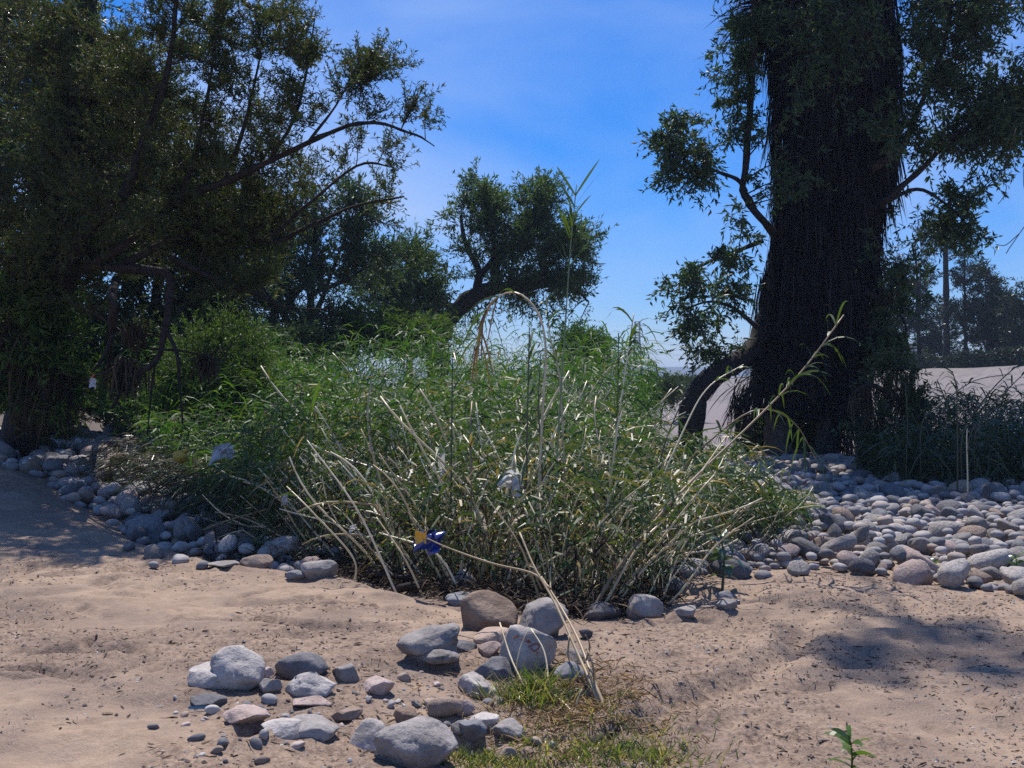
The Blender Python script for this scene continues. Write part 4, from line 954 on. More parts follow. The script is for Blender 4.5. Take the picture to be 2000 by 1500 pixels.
# red scrawl painted on the blocky boulder (thin raised strokes laid on its surface)
bpy.context.view_layer.update()
M['red'] = plain_mat('red_paint', (.34, .13, .10), rough=.8)
def on_rock(o, px, py):
    og = Vector((0, 0, CAMZ)); dv = (Vector(P(px, py, 10.0)) - og).normalized(); mi = o.matrix_world.inverted()
    ok, loc, nor, _ = o.ray_cast(mi @ og, (mi.to_3x3() @ dv).normalized())
    return (np.array(loc + nor * .002) if ok else None)
for stroke in [[(1003, 1246), (1012, 1242), (1026, 1244), (1018, 1250)], [(1026, 1252), (1036, 1255), (1030, 1248)], [(1032, 1264), (1046, 1257), (1054, 1262), (1044, 1272), (1036, 1266), (1050, 1276)]]:
    pts = [on_rock(rk10, *p) for p in stroke]; pts = [p for p in pts if p is not None]
    if len(pts) > 1:
        c = spline(np.array(pts), 14); V, F = tube(c, .0045, 4); obj('paint_mark', mesh_np('paint_mark', V, F, M['red']), rk10)

FG_MARKS = [(430, 1365, 'below the big pointed boulder'), (600, 1375, 'in front of the white-streaked rock'), (737, 1365, 'around the pinkish slab'), (470, 1430, 'beside the cream-coloured slab'), (600, 1450, 'beside the long pale rock'), (716, 1475, 'beside the upright pale stone'), (868, 1410, 'around the cracked tan stone'),
    (930, 1370, 'below the dark triangular stone'), (980, 1460, 'at the edge of the grass'), (830, 1325, 'under the knobbly boulder'), (910, 1480, 'right of the largest boulder'), (790, 1400, 'behind the largest boulder'), (672, 1335, 'near the squarish grey stone')]
# cobble bars
def near_mark(p, marks):
    px, py = VIEW(p); return min(marks, key=lambda m: ((px - m[0]) / 1.2) ** 2 + (py - m[1]) ** 2)[2]
COB_MARKS_R = [(1428, 1105, 'around the large dark stone by the reeds'), (1500, 1050, 'beside the low long-leaved weed'), (1560, 1000, 'under the grassy blades right of the reeds'), (1600, 925, 'at the foot of the palm'), (1700, 930, 'in the shade right of the palm foot'), (1560, 1110, 'on the sand edge of the right bar'),
    (1650, 1060, 'in the sunlit middle front of the right bar'), (1750, 1020, 'in the centre of the right bar'), (1750, 1100, 'along the sand crest of the right bar'), (1825, 1120, 'behind the small green seedling'), (1890, 1120, 'behind the small upright sprout'), (1985, 1130, 'around the bushy seedling at the right edge'),
    (1900, 1040, 'in front of the shaded reeds'), (1980, 1060, 'near the right edge in front of the shaded reeds'), (1820, 970, 'at the near edge of the shaded reeds'), (1650, 980, 'between the palm foot and the sunlit front')]
COB_MARKS_L = [(210, 860, 'around the foot of the upright stem'), (60, 870, 'at the far left under the willow trunk'), (120, 920, 'in the middle of the left bar'), (20, 920, 'at the left edge of the left bar'), (200, 980, 'on the shaded sand edge of the left bar'), (300, 1000, 'beside the dark canes at the left'), (300, 1080, 'on the crest of the left sand'),
    (400, 1070, 'in the shade under the left-leaning canes'), (300, 920, 'in front of the yellow container'), (110, 980, 'along the sand at the left bar front'), (420, 960, 'deep under the torn bag at the left')]
CANE_MARKS = [(432, 900, 'near the torn bag at the left'), (350, 930, 'below the yellow container'), (592, 1000, 'above the tall upright stone'), (836, 1030, 'around the blue wrapper'), (700, 1060, 'at the left roots'), (862, 910, 'around the hanging plastic strip'), (995, 920, 'around the white bag in mid thicket'), (816, 970, 'beside the round grey stone among canes'),
    (960, 1110, 'above the brown boulder'), (1100, 1080, 'above the red-marked boulder'), (1200, 1150, 'at the right front roots'), (1280, 1050, 'beside the thick brown cane'), (1220, 800, 'under the drooping leaf plume'), (1110, 800, 'below the tallest cane'), (1390, 900, 'before the leaning willow trunk'), (1480, 960, 'at the far right of the thicket'),
    (1380, 1020, 'near the large dark stone at the right'), (960, 800, 'below the hooked cane'), (700, 900, 'in the left half of the thicket'), (620, 850, 'beside the thin dark cane at the left'), (1150, 960, 'in the right middle of the thicket'), (1290, 930, 'left of the slanting palm-crossing cane')]
cob_var = []
for k in range(18):
    rgk = np.random.default_rng(500 + k)
    cob_var.append(rock_shape(3, 700 + k, 5 + k % 6, .75, .10, (1, rgk.uniform(.58, .9), rgk.uniform(.45, .8))))
cob_low = [rock_shape(2, 700 + k, 4 + k % 5, .55, .07, (1, .8, .62)) for k in range(10)]
def in_right(x, y):
    px = 1000 + x / y * FPX
    return (y > y_edge(x) + .05 + .2 * math.sin(x * 3)) and x > 1.15 + .12 * max(0, y - 9) and y < 24 and px < 2080 and px > 1290
def in_left(x, y):
    px = 1000 + x / y * FPX
    return (y > y_edge(x) + .05 + .15 * math.sin(x * 4)) and -12 < x < -1.6 - .33 * max(0, y - 9.5) and y < 21 and px > -80
cobs = []
def scatter(test, box, rlo, rhi, tries, seed, zoff=0.0, ov=.80):
    rg = np.random.default_rng(seed); cell = {}; pts = []
    for _ in range(tries):
        y = rg.uniform(box[2], box[3]); x = rg.uniform(box[0], box[1])
        if not test(x, y): continue
        r = rlo + (rhi - rlo) * rg.uniform() ** 2.2
        ok = True; ci, cj = int(x / .5), int(y / .5)
        for a in (-1, 0, 1):
            for b in (-1, 0, 1):
                for (qx, qy, qr) in cell.get((ci + a, cj + b), ()):
                    if (qx - x) ** 2 + (qy - y) ** 2 < (ov * (r + qr)) ** 2: ok = False; break
                if not ok: break
            if not ok: break
        if ok and any((ox - x) ** 2 + (oy - y) ** 2 < (orr + r * .6) ** 2 for ox, oy, orr in occupied): ok = False
        if ok:
            cell.setdefault((ci, cj), []).append((x, y, r)); pts.append((x, y, r, zoff))
    return pts
cobs += scatter(in_right, (1, 12, 7, 24), .05, .21, 26000, 1, 0, .72)
cobs += scatter(in_right, (1, 12, 8.7, 24), .06, .12, 5000, 2, .07, 1.15)
cobs += scatter(in_left, (-12, -1.4, 8, 21), .07, .24, 20000, 3, 0, .72)
cobs += scatter(in_left, (-12, -1.4, 9, 21), .07, .14, 3000, 4, .08, 1.15)
# strays on the sand near the bars
for (px, py, r) in [(300, 1090, .12), (352, 1100, .08), (350, 1060, .11), (250, 1075, .06), (300, 1110, .05), (395, 1110, .06), (1640, 1112, .07), (1700, 1125, .06), (1560, 1120, .09), (1490, 1128, .07), (1860, 1140, .07), (1905, 1148, .08), (1975, 1160, .1), (2000, 1165, .1)]:
    g = G(px, py); cobs.append((g[0], g[1], r, 0))
cobs.sort(key=lambda c: -c[2] / c[1] * (1 if -20 < 1000 + c[0] / c[1] * FPX < 2020 else .01))
cmats = ['grey_rock', 'pale_rock', 'grey_rock', 'blue_rock', 'dark_rock', 'grey_rock', 'tan_rock', 'pale_rock', 'pink_rock', 'grey_rock']
cmesh = {}
low = []
rgc = np.random.default_rng(77)
cands = cobs
for k, (x, y, r, zo) in enumerate(cands):
    z = h1(x, y)
    a = rgc.uniform(0, 6.28); tx, ty = rgc.normal() * .42, rgc.normal() * .42; zo = zo + r * rgc.uniform(-.12, .45)
    vi = int(rgc.integers(0, 18)); mi = cmats[int(rgc.integers(0, 10))]
    if k < 300:
        key = (vi, mi)
        if key not in cmesh: cmesh[key] = mesh_np('cobble', cob_var[vi][0], cob_var[vi][1], M[mi], True)
        o = obj('cobble', cmesh[key], None, (x, y, z + r * .28 + zo)); o.scale = (r, r, r); o.rotation_euler = (tx, ty, a)
        bar = 'right-hand cobble bar' if x > 0 else 'left-hand cobble bar'
        if x > 0: where = ('in the sunlit front of the' if y < 10.2 else 'in the middle of the' if y < 13 else 'far back in the')
        else: where = ('at the front edge of the' if y < 11 else 'in the shaded middle of the' if y < 14 else 'far back in the')
        size = 'large' if r > .125 else 'medium' if r > .09 else 'small'
        tag(o, f'{size} {ROCKCOL[mi]} rounded cobble {near_mark((x, y, z), COB_MARKS_R if x > 0 else COB_MARKS_L)}', 'cobble', f'cobbles of the {bar}')
    elif r / y > .0032:
        v, f = cob_low[vi % 10]; ca, sa = math.cos(a), math.sin(a)
        vv = v * r; vv = np.stack([vv[:, 0] * ca - vv[:, 1] * sa, vv[:, 0] * sa + vv[:, 1] * ca, vv[:, 2]], 1) + np.array((x, y, z + r * .28 + zo)); low.append((vv, f))
def lowmat():
    m, nt, N, L = mat_new('mixed_cobble')
    geo = N.new('ShaderNodeNewGeometry'); rp = ramp(nt, [(0, (.12, .12, .13)), (.3, (.26, .25, .25)), (.6, (.36, .34, .34)), (.8, (.42, .38, .35)), (1, (.30, .23, .18))]); L.new(geo.outputs['Random Per Island'], rp.inputs[0])
    tc = N.new('ShaderNodeTexCoord'); n1 = node(nt, 'ShaderNodeTexNoise', Scale=18.0, Detail=6.0); L.new(tc.outputs['Object'], n1.inputs['Vector'])
    r2 = ramp(nt, [(.3, (.7, .7, .7)), (.65, (1, 1, 1))]); L.new(n1.outputs[0], r2.inputs[0])
    mx = N.new('ShaderNodeMix'); mx.data_type = 'RGBA'; mx.blend_type = 'MULTIPLY'; mx.inputs[0].default_value = 1; L.new(rp.outputs[0], mx.inputs[6]); L.new(r2.outputs[0], mx.inputs[7])
    p = node(nt, 'ShaderNodeBsdfPrincipled', Roughness=.8); L.new(mx.outputs[2], p.inputs['Base Color'])
    b = node(nt, 'ShaderNodeBump', Strength=.5, Distance=.01); L.new(n1.outputs[0], b.inputs['Height']); L.new(b.outputs[0], p.inputs['Normal'])
    o = N.new('ShaderNodeOutputMaterial'); L.new(p.outputs[0], o.inputs[0]); return m
M['mixed'] = lowmat()
V, F = join(low); tag(obj('cobble_bed', mesh_np('cobble_bed', V, F, M['mixed'], True)), 'small grey cobbles filling the gaps of both cobble bars', 'cobbles', kind='stuff')

rgt = np.random.default_rng(12); made = 0
for _ in range(900):
    u = rgt.uniform(); px = 380 + 640 * u + rgt.normal() * 40; py = 1400 + 70 * u - 110 * rgt.uniform() * u + rgt.normal() * 40
    if py > 1495 or py < 1290 or made >= 85: continue
    g = G(px, py); rr_ = .012 + .032 * rgt.uniform() ** 2
    if any((ox - g[0]) ** 2 + (oy - g[1]) ** 2 < (orr * .9 + rr_) ** 2 for ox, oy, orr in occupied): continue
    vi = int(rgt.integers(0, 18)); mi = str(rgt.choice(['grey_rock', 'pale_rock', 'pink_rock', 'tan_rock', 'dark_rock', 'brown_rock']))
    pk = 'small_' + mi
    if pk not in M: M[pk] = plain_mat(pk, {'grey_rock': (.33, .31, .3), 'pale_rock': (.5, .47, .44), 'pink_rock': (.46, .37, .33), 'tan_rock': (.38, .3, .24), 'dark_rock': (.16, .155, .16), 'brown_rock': (.26, .2, .16)}[mi], rough=.8, spec=.25)
    if (vi, pk) not in cmesh: cmesh[(vi, pk)] = mesh_np('small_stone', cob_var[vi][0], cob_var[vi][1], M[pk], True)
    o = obj('small_stone', cmesh[(vi, pk)], None, (g[0], g[1], g[2] + rr_ * .12)); o.scale = (rr_, rr_, rr_); o.rotation_euler = (rgt.normal() * .3, rgt.normal() * .3, rgt.uniform(0, 6.28)); made += 1
    nm = min(FG_MARKS, key=lambda m: (px - m[0]) ** 2 + (py - m[1]) ** 2)[2]
    tag(o, f'{"tiny" if rr_ < .022 else "small"} {ROCKCOL[mi]} stone lying {nm}', 'stone', 'small stones strewn between the foreground rocks'); occupied.append((g[0], g[1], rr_))

# gravel and grit on the sand
def gravel(n, seed, smin, smax, dens):
    rg = np.random.default_rng(seed)
    v = np.array([(1, 0, 0), (-1, 0, 0), (0, 1, 0), (0, -1, 0), (0, 0, 1), (0, 0, -1)], float); f = np.array([(0, 2, 4), (2, 1, 4), (1, 3, 4), (3, 0, 4), (2, 0, 5), (1, 2, 5), (3, 1, 5), (0, 3, 5)]); xs_, ys_ = rg.uniform(-4.2, 4.6, n * 6), 3.6 + 5.2 * rg.uniform(0, 1, n * 6) ** 1.3
    keep = (ys_ < y_edge(xs_) + .6) & (dens(xs_, ys_) > rg.uniform(0, 1, n * 6)); xs_, ys_ = xs_[keep][:n], ys_[keep][:n]; m = len(xs_)
    r = smin + (smax - smin) * rg.uniform(0, 1, m) ** 3; zz_ = height(xs_, ys_)
    sc = np.stack([r * rg.uniform(.8, 1.4, m), r * rg.uniform(.6, 1.1, m), r * rg.uniform(.35, .8, m)], 1)
    a = rg.uniform(0, 6.28, m); ca, sa = np.cos(a)[:, None], np.sin(a)[:, None]
    vv = v[None] * sc[:, None] * (1 + .25 * rg.normal(size=(m, len(v), 1)).clip(-1, 1))
    vv = np.stack([vv[..., 0] * ca - vv[..., 1] * sa, vv[..., 0] * sa + vv[..., 1] * ca, vv[..., 2]], -1) + np.stack([xs_, ys_, zz_ + r * .1], 1)[:, None]
    return vv.reshape(-1, 3), (f[None] + (np.arange(m) * len(v))[:, None, None]).reshape(-1, 3)
def gd(x, y):
    a = np.exp(-((x + .4) / .75) ** 2 - ((y - 5.0) / .85) ** 2)
    b = np.exp(-((x - .75) / .45) ** 2 - ((y - 5.9) / .5) ** 2) * .9
    c = 1.2 * smooth((x - .9) / .8) * smooth((fbm(x * 1.3, y * 1.3, seed=61) + .28) / .5)
    e = smooth((fbm(x * 1.6, y * 1.9, seed=66) - .08) / .3) * .45
    f_ = np.exp(-((x - 2.6) / 1.2) ** 2 - ((y - 7.5) / .5) ** 2) * .6
    return np.clip(np.maximum.reduce([a, b, c * .8, e, f_, .5 * smooth((fbm(x * .9, y * 1.25, seed=41) + .02) / .22)]), 0.004, 1)
M['grit'] = leaf_mat('grit', [(0, (.09, .07, .06)), (.5, (.19, .155, .13)), (.8, (.29, .25, .22)), (1, (.45, .42, .39))], trans=0, rough=.8, spec=.2)
V, F = gravel(17000, 5, .002, .013, gd); tag(obj('gravel', mesh_np('gravel', V, F, M['grit'])), 'loose grey gravel strewn over the sand', 'gravel', kind='stuff')
# bits of bark, twig and straw lying on the sand
n = 6500; xx = rng.uniform(-4, 4.5, n * 4); yy = 3.7 + 5 * rng.uniform(0, 1, n * 4); kp = (yy < y_edge(xx) + .3) & (np.maximum(gd(xx, yy), .03) > rng.uniform(0, 1, n * 4)); xx, yy = xx[kp][:n], yy[kp][:n]; n = len(xx)
aa = rng.uniform(0, 6.28, n); V, F = blades(np.stack([xx, yy, height(xx, yy) + .004], 1), np.stack([np.cos(aa), np.sin(aa), .12 * rng.uniform(0, 1, n)], 1), .012 + .06 * rng.uniform(0, 1, n) ** 2.5, rng.uniform(.004, .011, n), .1, 2, rng)
tag(obj('plant_litter', mesh_np('plant_litter', V, F, M['debris'])), 'dark bits of twig and bark scattered on the sand', 'litter', kind='stuff')

# ------------------------------------------------------------------ reeds
def cane_curve(px_pts, n=22): return spline(np.array([P(*p) for p in px_pts]), n)
def cane_tube(c, r, seed, sides=6):
    n = len(c); rad = np.linspace(r, r * .45, n)
    return tube(c, rad * (1 + .05 * (np.arange(n) % 3 == 0)), sides)
def cane_leaves(c, lo, n, L, W, droop, rg, up=.35):
    T = nrm(np.gradient(c, axis=0)); out = []
    for k in range(n):
        u = lo + (1 - lo) * (k + rg.uniform(0, .8)) / n; i = min(len(c) - 1, int(u * (len(c) - 1)))
        a = rg.uniform(0, 6.28); d = nrm(T[i] * .8 + np.array((math.cos(a), math.sin(a), up)) * .75)
        out.append(blades(c[i][None], d[None], L * rg.uniform(.6, 1.2), W * rg.uniform(.7, 1.1), droop * rg.uniform(.5, 1.3), 5, rg))
    return out
def hero_cane(px_pts, r, stalk, label, leaves=None, name='reed_cane', fix=True, dead=0, group='single tall or bent canes of the reed thicket'):
    pts = [P(*p) for p in px_pts]
    if fix:
        g = pts[0].copy(); g[2] = h1(g[0], g[1]) - .03
        pts = [g] + (pts if pts[0][2] > g[2] + .15 else pts[1:])
    c = spline(np.array(pts), 26); root = empty(name, pts[0], label, 'cane', group)
    V, F = cane_tube(c, r, 0); obj('stalk', mesh_np('stalk', local(V, root), F, M[stalk], True), root)
    rg = np.random.default_rng(abs(hash(label)) % 1 + len(label) * 31 + int(px_pts[0][0]))
    if leaves:
        lo, n, L, W, dr, mt = leaves
        for (V, F) in cane_leaves(c, lo, n, L, W, dr, rg): obj('leaf', mesh_np('leaf', local(V, root), F, M[mt]), root)
    for (V, F) in (cane_leaves(c, .72, dead, .26, .017, 1.0, rg, -.2) if dead else []): obj('dead_leaf', mesh_np('dead_leaf', local(V, root), F, M['dead_leaf']), root)
    return root
hero_cane([(1085, 1150, 7.8), (1088, 900, 8), (1100, 700, 8.2), (1113, 500, 8.4), (1126, 360, 8.5)], .009, 'green_cane', 'tallest upright cane rising past the leaning tree into the sky', (.72, 15, .34, .028, .1, 'reed_leaf'))
hero_cane([(1180, 1050, 8.5), (1200, 880, 8.6), (1222, 720, 8.7), (1238, 612, 8.8)], .011, 'straw', 'tall cane with drooping leaf plume beside the far pylon', (.55, 24, .42, .026, .9, 'reed_leaf'))
hero_cane([(1045, 1100, 8), (1060, 800, 8.2), (1066, 680, 8.3), (1050, 610, 8.4), (1010, 572, 8.5), (965, 585, 8.6), (938, 640, 8.7), (930, 690, 8.8)], .012, 'straw', 'cane arched over like a hook with brown dead leaves at its tip', (.6, 9, .3, .025, .9, 'reed_leaf'), dead=16)
hero_cane([(1105, 1050, 8.3), (1095, 760, 8.5), (1075, 660, 8.6), (1066, 575, 8.6)], .011, 'straw', 'pale cane upright inside the hook of the arched cane', (.5, 12, .3, .024, .8, 'reed_leaf'))
hero_cane([(1230, 1080, 7.6), (1330, 960, 7.9), (1480, 815, 8.3), (1570, 720, 8.5), (1648, 615, 8.7)], .013, 'brown_cane', 'long cane slanting right across the palm with a leafy tip', (.62, 26, .42, .026, .9, 'reed_leaf'))
hero_cane([(1270, 1000, 9), (1340, 830, 9.3), (1385, 755, 9.5), (1452, 712, 9.7)], .010, 'straw', 'bright cane curving along the willow trunk to a white tip', (.8, 8, .28, .024, .8, 'reed_leaf'))
hero_cane([(1330, 930, 10), (1400, 850, 10), (1480, 800, 10), (1550, 825, 10.1), (1595, 900, 10.2)], .011, 'brown_cane', 'cane arching down to the right in front of the palm foot', (.65, 12, .26, .024, 1, 'reed_leaf'))
hero_cane([(1150, 1205, 6.9), (1200, 1120, 7), (1290, 1005, 7.3), (1370, 920, 7.6)], .017, 'brown_cane', 'thick brown cane slanting right at the front of the clump', (.6, 6, .25, .022, .8, 'reed_leaf'))
hero_cane([(1165, 1190, 6.9), (1245, 1070, 7.1), (1320, 990, 7.4), (1420, 850, 7.9)], .012, 'straw', 'pale cane slanting right beside the thick brown one', (.7, 6, .25, .022, .8, 'reed_leaf'))
hero_cane([(610, 1000, 8.8), (602, 870, 8.8), (610, 775, 8.8)], .008, 'dark_cane', 'thin dark cane with one broad bright leaf at the left', (.45, 4, .4, .04, .1, 'bright_leaf'))
hero_cane([(1290, 900, 9.5), (1350, 740, 9.8), (1390, 600, 10), (1400, 540, 10)], .008, 'dark_cane', 'slim dark cane leaning right before the willow leaves', (.3, 16, .4, .022, .5, 'reed_leaf'))
hero_cane([(880, 1010, 8.2), (882, 850, 8.2), (884, 700, 8.3)], .010, 'dark_cane', 'dark upright cane left of the plastic bag', (.4, 8, .35, .024, .5, 'reed_leaf'))
hero_cane([(1028, 980, 8.2), (1030, 820, 8.2), (1034, 640, 8.3)], .011, 'dark_cane', 'dark upright cane just right of the plastic bag', (.4, 8, .35, .024, .5, 'reed_leaf'))
hero_cane([(1060, 950, 8.3), (1052, 800, 8.3), (1056, 690, 8.3)], .009, 'dark_cane', 'dark cane behind the bright stems in the middle', (.4, 8, .35, .024, .5, 'reed_leaf'))
hero_cane([(1190, 960, 9), (1205, 820, 9), (1208, 650, 9)], .010, 'dark_cane', 'dark upright cane below the drooping leaf plume', (.4, 10, .4, .024, .5, 'reed_leaf'))
hero_cane([(500, 1115, 8.5), (462, 1125, 8.4)], .012, 'straw', 'short broken pale cane lying on the left sand crest', None, fix=False)
for k, (a, b, c) in enumerate([((780, 1140), (700, 1000), (600, 860)), ((830, 1150), (790, 1090), (735, 1010)), ((905, 1130), (850, 1080), (740, 1040)), ((690, 1090), (610, 1000), (560, 950))]):
    lab = ['pale cane leaning far left over the sand lip', 'short pale cane leaning left beside the blue wrapper', 'curved dry cane bent low at the left roots', 'long straw cane leaning left over the tall upright stone'][k]
    hero_cane([(*a, 7.5 + .3 * (k == 3)), (*b, 7.5 + .3 * (k == 3)), (*c, 7.7 + .3 * (k == 3))], .010, 'straw', lab, (.5, 5, .2, .02, .8, 'reed_leaf'))

def thick_h(x, y):
    base = (.75 + .10 * np.clip(y - 7, 0, 6) + .125 * np.clip(y - 13, 0, 9)) * (1 + .5 * fbm(x * .8, y * .5, seed=71, octaves=2))
    left = 1 - .72 * smooth((-x - 1.0 - .18 * np.clip(y - 9, 0, 20)) / 2.2) * smooth((17 - y) / 4)
    right = 1 - .55 * smooth((x - 1.4) / 1.4)
    pxv = 1000 + x / np.maximum(y, 1) * FPX
    return base * left * right * (1 - .62 * smooth((pxv - 1130) / 120) * smooth((y - 9) / 4))
def in_thicket(x, y):
    lo = np.interp(x, [-5, -3.2, -2.2, -1.3, -.5, .1, .6, 1.1, 1.5, 2.6, 3.6], [15, 11.5, 9.6, 8.5, 7.7, 7.2, 6.95, 7.1, 8.9, 10, 12.5])
    hi = np.interp(x, [-6, -4, 0, 2.2, 3.2, 3.6], [22, 24, 25, 25, 14, 13])
    return (y > lo) & (y < hi) & (x < np.where(y > 11.5, .118 * y, 9)) & (x > -5.8 * np.clip((y - 2) / 14, .35, 1)) & (x < 3.4)
# variants of canes, base at origin, leaning towards +X by their own bend
rgv = np.random.default_rng(33)
cvar = []
for k in range(14):
    n = 12; u = np.linspace(0, 1, n)
    bend = rgv.uniform(-.18, .36); kink = rgv.uniform(-.07, .07)
    c = np.stack([bend * u ** 2.2 + kink * np.sin(u * 5), .12 * rgv.normal() * u + .05 * np.sin(u * 6 + k), u * (1 - .3 * abs(bend) * u)], 1)
    if k % 7 == 1:      # snapped: the upper part hangs off at an angle
        q = int(rgv.integers(5, 9)); a = rgv.uniform(.6, 1.9) * rgv.choice((-1, 1)); e = c[q:] - c[q]
        c[q:] = c[q] + np.stack([e[:, 0] * math.cos(a) + e[:, 2] * math.sin(a), e[:, 1], -e[:, 0] * math.sin(a) + e[:, 2] * math.cos(a)], 1)
    V, F = tube(c, np.linspace(.0098, .0045, n) * (1 + .16 * (np.arange(n) % 3 == 0)), 5)
    lv = cane_leaves(c, .3, 7 + k % 5, .18, .013, rgv.uniform(.5, 1.1), rgv)
    VL, FL = join(lv)
    cvar.append((c, (V, F), (VL, FL)))
cm = {}
def cane_mesh(k, mt):
    if (k, mt) not in cm: cm[(k, mt)] = mesh_np('reed_cane', *cvar[k][1], M[mt], True)
    return cm[(k, mt)]
lmesh = [mesh_np('leaves', *cvar[k][2], M['reed_leaf']) for k in range(14)]
cand = []
while len(cand) < 1350:
    y = 6.9 + 12 * rgv.uniform() ** 2.1; x = rgv.uniform(-4.6, 3.3)
    if bool(in_thicket(np.array(x), np.array(y))): cand.append((x, y))
cand.sort(key=lambda p: p[1])
stuff_s, stuff_l = [], []
for k, (x, y) in enumerate(cand):
    vi = int(rgv.integers(0, 14)); side = np.clip((x + .1 - .05 * (y - 7)) * .33, -.95, .7)
    tilt = float(np.clip(side + rgv.normal() * .37, -1.0, .95)); tilty = rgv.normal() * .26 - (.30 if abs(x) < 1.3 and y < 9.6 else .17)
    H = float(thick_h(np.array(x), np.array(y))) * rgv.uniform(.5, 1.38) + (.25 if rgv.uniform() < .12 else 0)
    H = H / max(.55, math.cos(min(abs(tilt), 1.0)))
    H *= 1 - .32 * abs(side)
    if x < -1.8: H *= .8
    if y > 10.3: H *= .82
    mt = 'straw' if rgv.uniform() < ((.25 if x < -2.2 else .72 if abs(x) < 1.3 else .55) if y < 10.2 else .25) else str(rgv.choice(['green_cane', 'brown_cane', 'dark_cane', 'green_cane']))  # left-flank canes mostly in darker colours, standing in for the willow's shade
    bare_cane = k < 275 and rgv.uniform() < .42
    if bare_cane and abs(x) < 1.9: H *= 1.12; mt = 'straw'; tilt *= .85; tilty -= .06
    z = h1(x, y) - .02; spin = rgv.uniform(-.7, .7) + (math.pi if side < 0 else 0)
    Mx = Matrix.Translation((x, y, z)) @ Matrix.Rotation(tilt, 4, 'Y') @ Matrix.Rotation(tilty, 4, 'X') @ Matrix.Rotation(spin, 4, 'Z') @ Matrix.Diagonal((H * .9, H * .9, H, 1))
    if k < 275:
        leanw = 'leaning left' if tilt < -.3 else 'leaning right' if tilt > .3 else 'standing nearly upright'
        colw = {'straw': 'pale straw', 'green_cane': 'greenish', 'dark_cane': 'dark', 'brown_cane': 'brown'}[mt]
        zone = ('at the left flank of the reed thicket' if x < -1.0 else 'at the right flank of the reed thicket' if x > 1.3 else 'at the front of the reed thicket' if y < 8.6 else 'in the middle of the reed thicket')
        o = obj('reed_cane', cane_mesh(vi, mt)); o.matrix_world = Mx
        bare = 'tall' if H > 1.25 else 'short' if H < .9 else ''
        tag(o, ' '.join(f'{bare} {"bare" if bare_cane else "leafy"} {colw} cane {leanw} {near_mark((x + math.tan(tilt) * .5, y, z + .6), CANE_MARKS)}'.split()), 'cane', 'canes of the reed thicket')
        if not bare_cane: obj('leaves', lmesh[vi], o, kind='stuff')
    else:
        A = np.array(Mx)
        for lst, (V, F) in ((stuff_s, cvar[vi][1]), (stuff_l, cvar[vi][2])): lst.append((V @ A[:3, :3].T + A[:3, 3], F))
V, F = join(stuff_s); thk = obj('reed_thicket', mesh_np('reed_thicket', V, F, M['straw'], True)); tag(thk, 'mass of slender canes filling the back of the reed thicket', 'reeds', kind='stuff')
rgf = np.random.default_rng(44)
def blade_field(n, ymin, ymax, pw, Lr, Wr, zlo, zhi, seed):
    rg = np.random.default_rng(seed); x = rg.uniform(-6, 3.4, n * 4); y = ymin + (ymax - ymin) * rg.uniform(0, 1, n * 4) ** pw
    k = in_thicket(x, y); x, y = x[k][:n], y[k][:n]; m = len(x)
    hgt = thick_h(x, y) * (1 + .35 * fbm(x * 1.2, y * .8, seed=12)); z = height(x, y) + hgt * rg.uniform(zlo, zhi, m)
    side = np.clip(x * .3, -.7, .6)
    a = rg.uniform(0, 6.28, m); d = np.stack([np.cos(a) * .8 + side, np.sin(a) * .8, rg.uniform(-.1, 1.2, m)], 1)
    x = x + side * (z - height(x, y)) * 1.0
    return blades(np.stack([x, y, z], 1), d, rg.uniform(*Lr, m), rg.uniform(*Wr, m), rg.uniform(.3, 1.2, m), 3, rg)
V, F = join([blade_field(9000, 7, 12, 1.1, (.14, .42), (.011, .026), .22, 1.12, 1)] + stuff_l)
tag(obj('reed_leaves', mesh_np('reed_leaves', V, F, M['reed_leaf'])), 'tangle of narrow glinting leaves among the canes', 'reed leaves', kind='stuff')
V, F = blade_field(24000, 10.5, 24.5, .9, (.25, .6), (.014, .03), .35, 1.06, 2)
tag(obj('green_reeds', mesh_np('green_reeds', V, F, M['reed_green'])), 'bright green leafy reeds at the back of the thicket', 'reeds', kind='stuff')
n = 2600; x = rng.uniform(-3.4, 3.0, n * 3); y = 7 + 4.5 * rng.uniform(0, 1, n * 3) ** 1.3; k = in_thicket(x, y); x, y = x[k][:n], y[k][:n]; n = len(x)
V, F = blades(np.stack([x, y, height(x, y) + .9 * thick_h(x, y) * rng.uniform(.05, .8, n)], 1), np.stack([rng.normal(size=n), rng.normal(size=n), -.9 + .6 * rng.normal(size=n)], 1), rng.uniform(.1, .35, n), rng.uniform(.008, .022, n), .3, 3, rng)
tag(obj('dead_reed_leaves', mesh_np('dead_reed_leaves', V, F, M['debris'])), 'brown dead leaves hanging inside the reed thicket', 'reed leaves', kind='stuff')
n = 5200; x = rng.uniform(-5.4, -1.7, n * 3); y = rng.uniform(8.8, 14, n * 3); lo_ = np.interp(x, [-5.4, -4.2, -3.2, -2.4, -1.7], [12.6, 11.2, 10.1, 9.3, 8.8]); k = (y > lo_) & (y < lo_ + 2.6); x, y = x[k][:n], y[k][:n]; n = len(x)
a = rng.uniform(0, 6.28, n); V, F = blades(np.stack([x, y, height(x, y) + (.50 + .3 * fbm(x * 1.4, y, seed=83)) * rng.uniform(.02, 1, n)], 1), np.stack([np.cos(a) - .5, np.sin(a), rng.uniform(-.5, .6, n)], 1), rng.uniform(.12, .4, n), rng.uniform(.006, .018, n), rng.uniform(.1, .7, n), 3, rng)
h_ = n // 2; V = V.reshape(n, -1, 3)
tag(obj('matted_brush', mesh_np('matted_brush', V[:h_].reshape(-1, 3), F[:len(F) // n * h_], M['debris'])), 'dark matted brush over the cobbles at the left of the reeds', 'brush', kind='stuff')
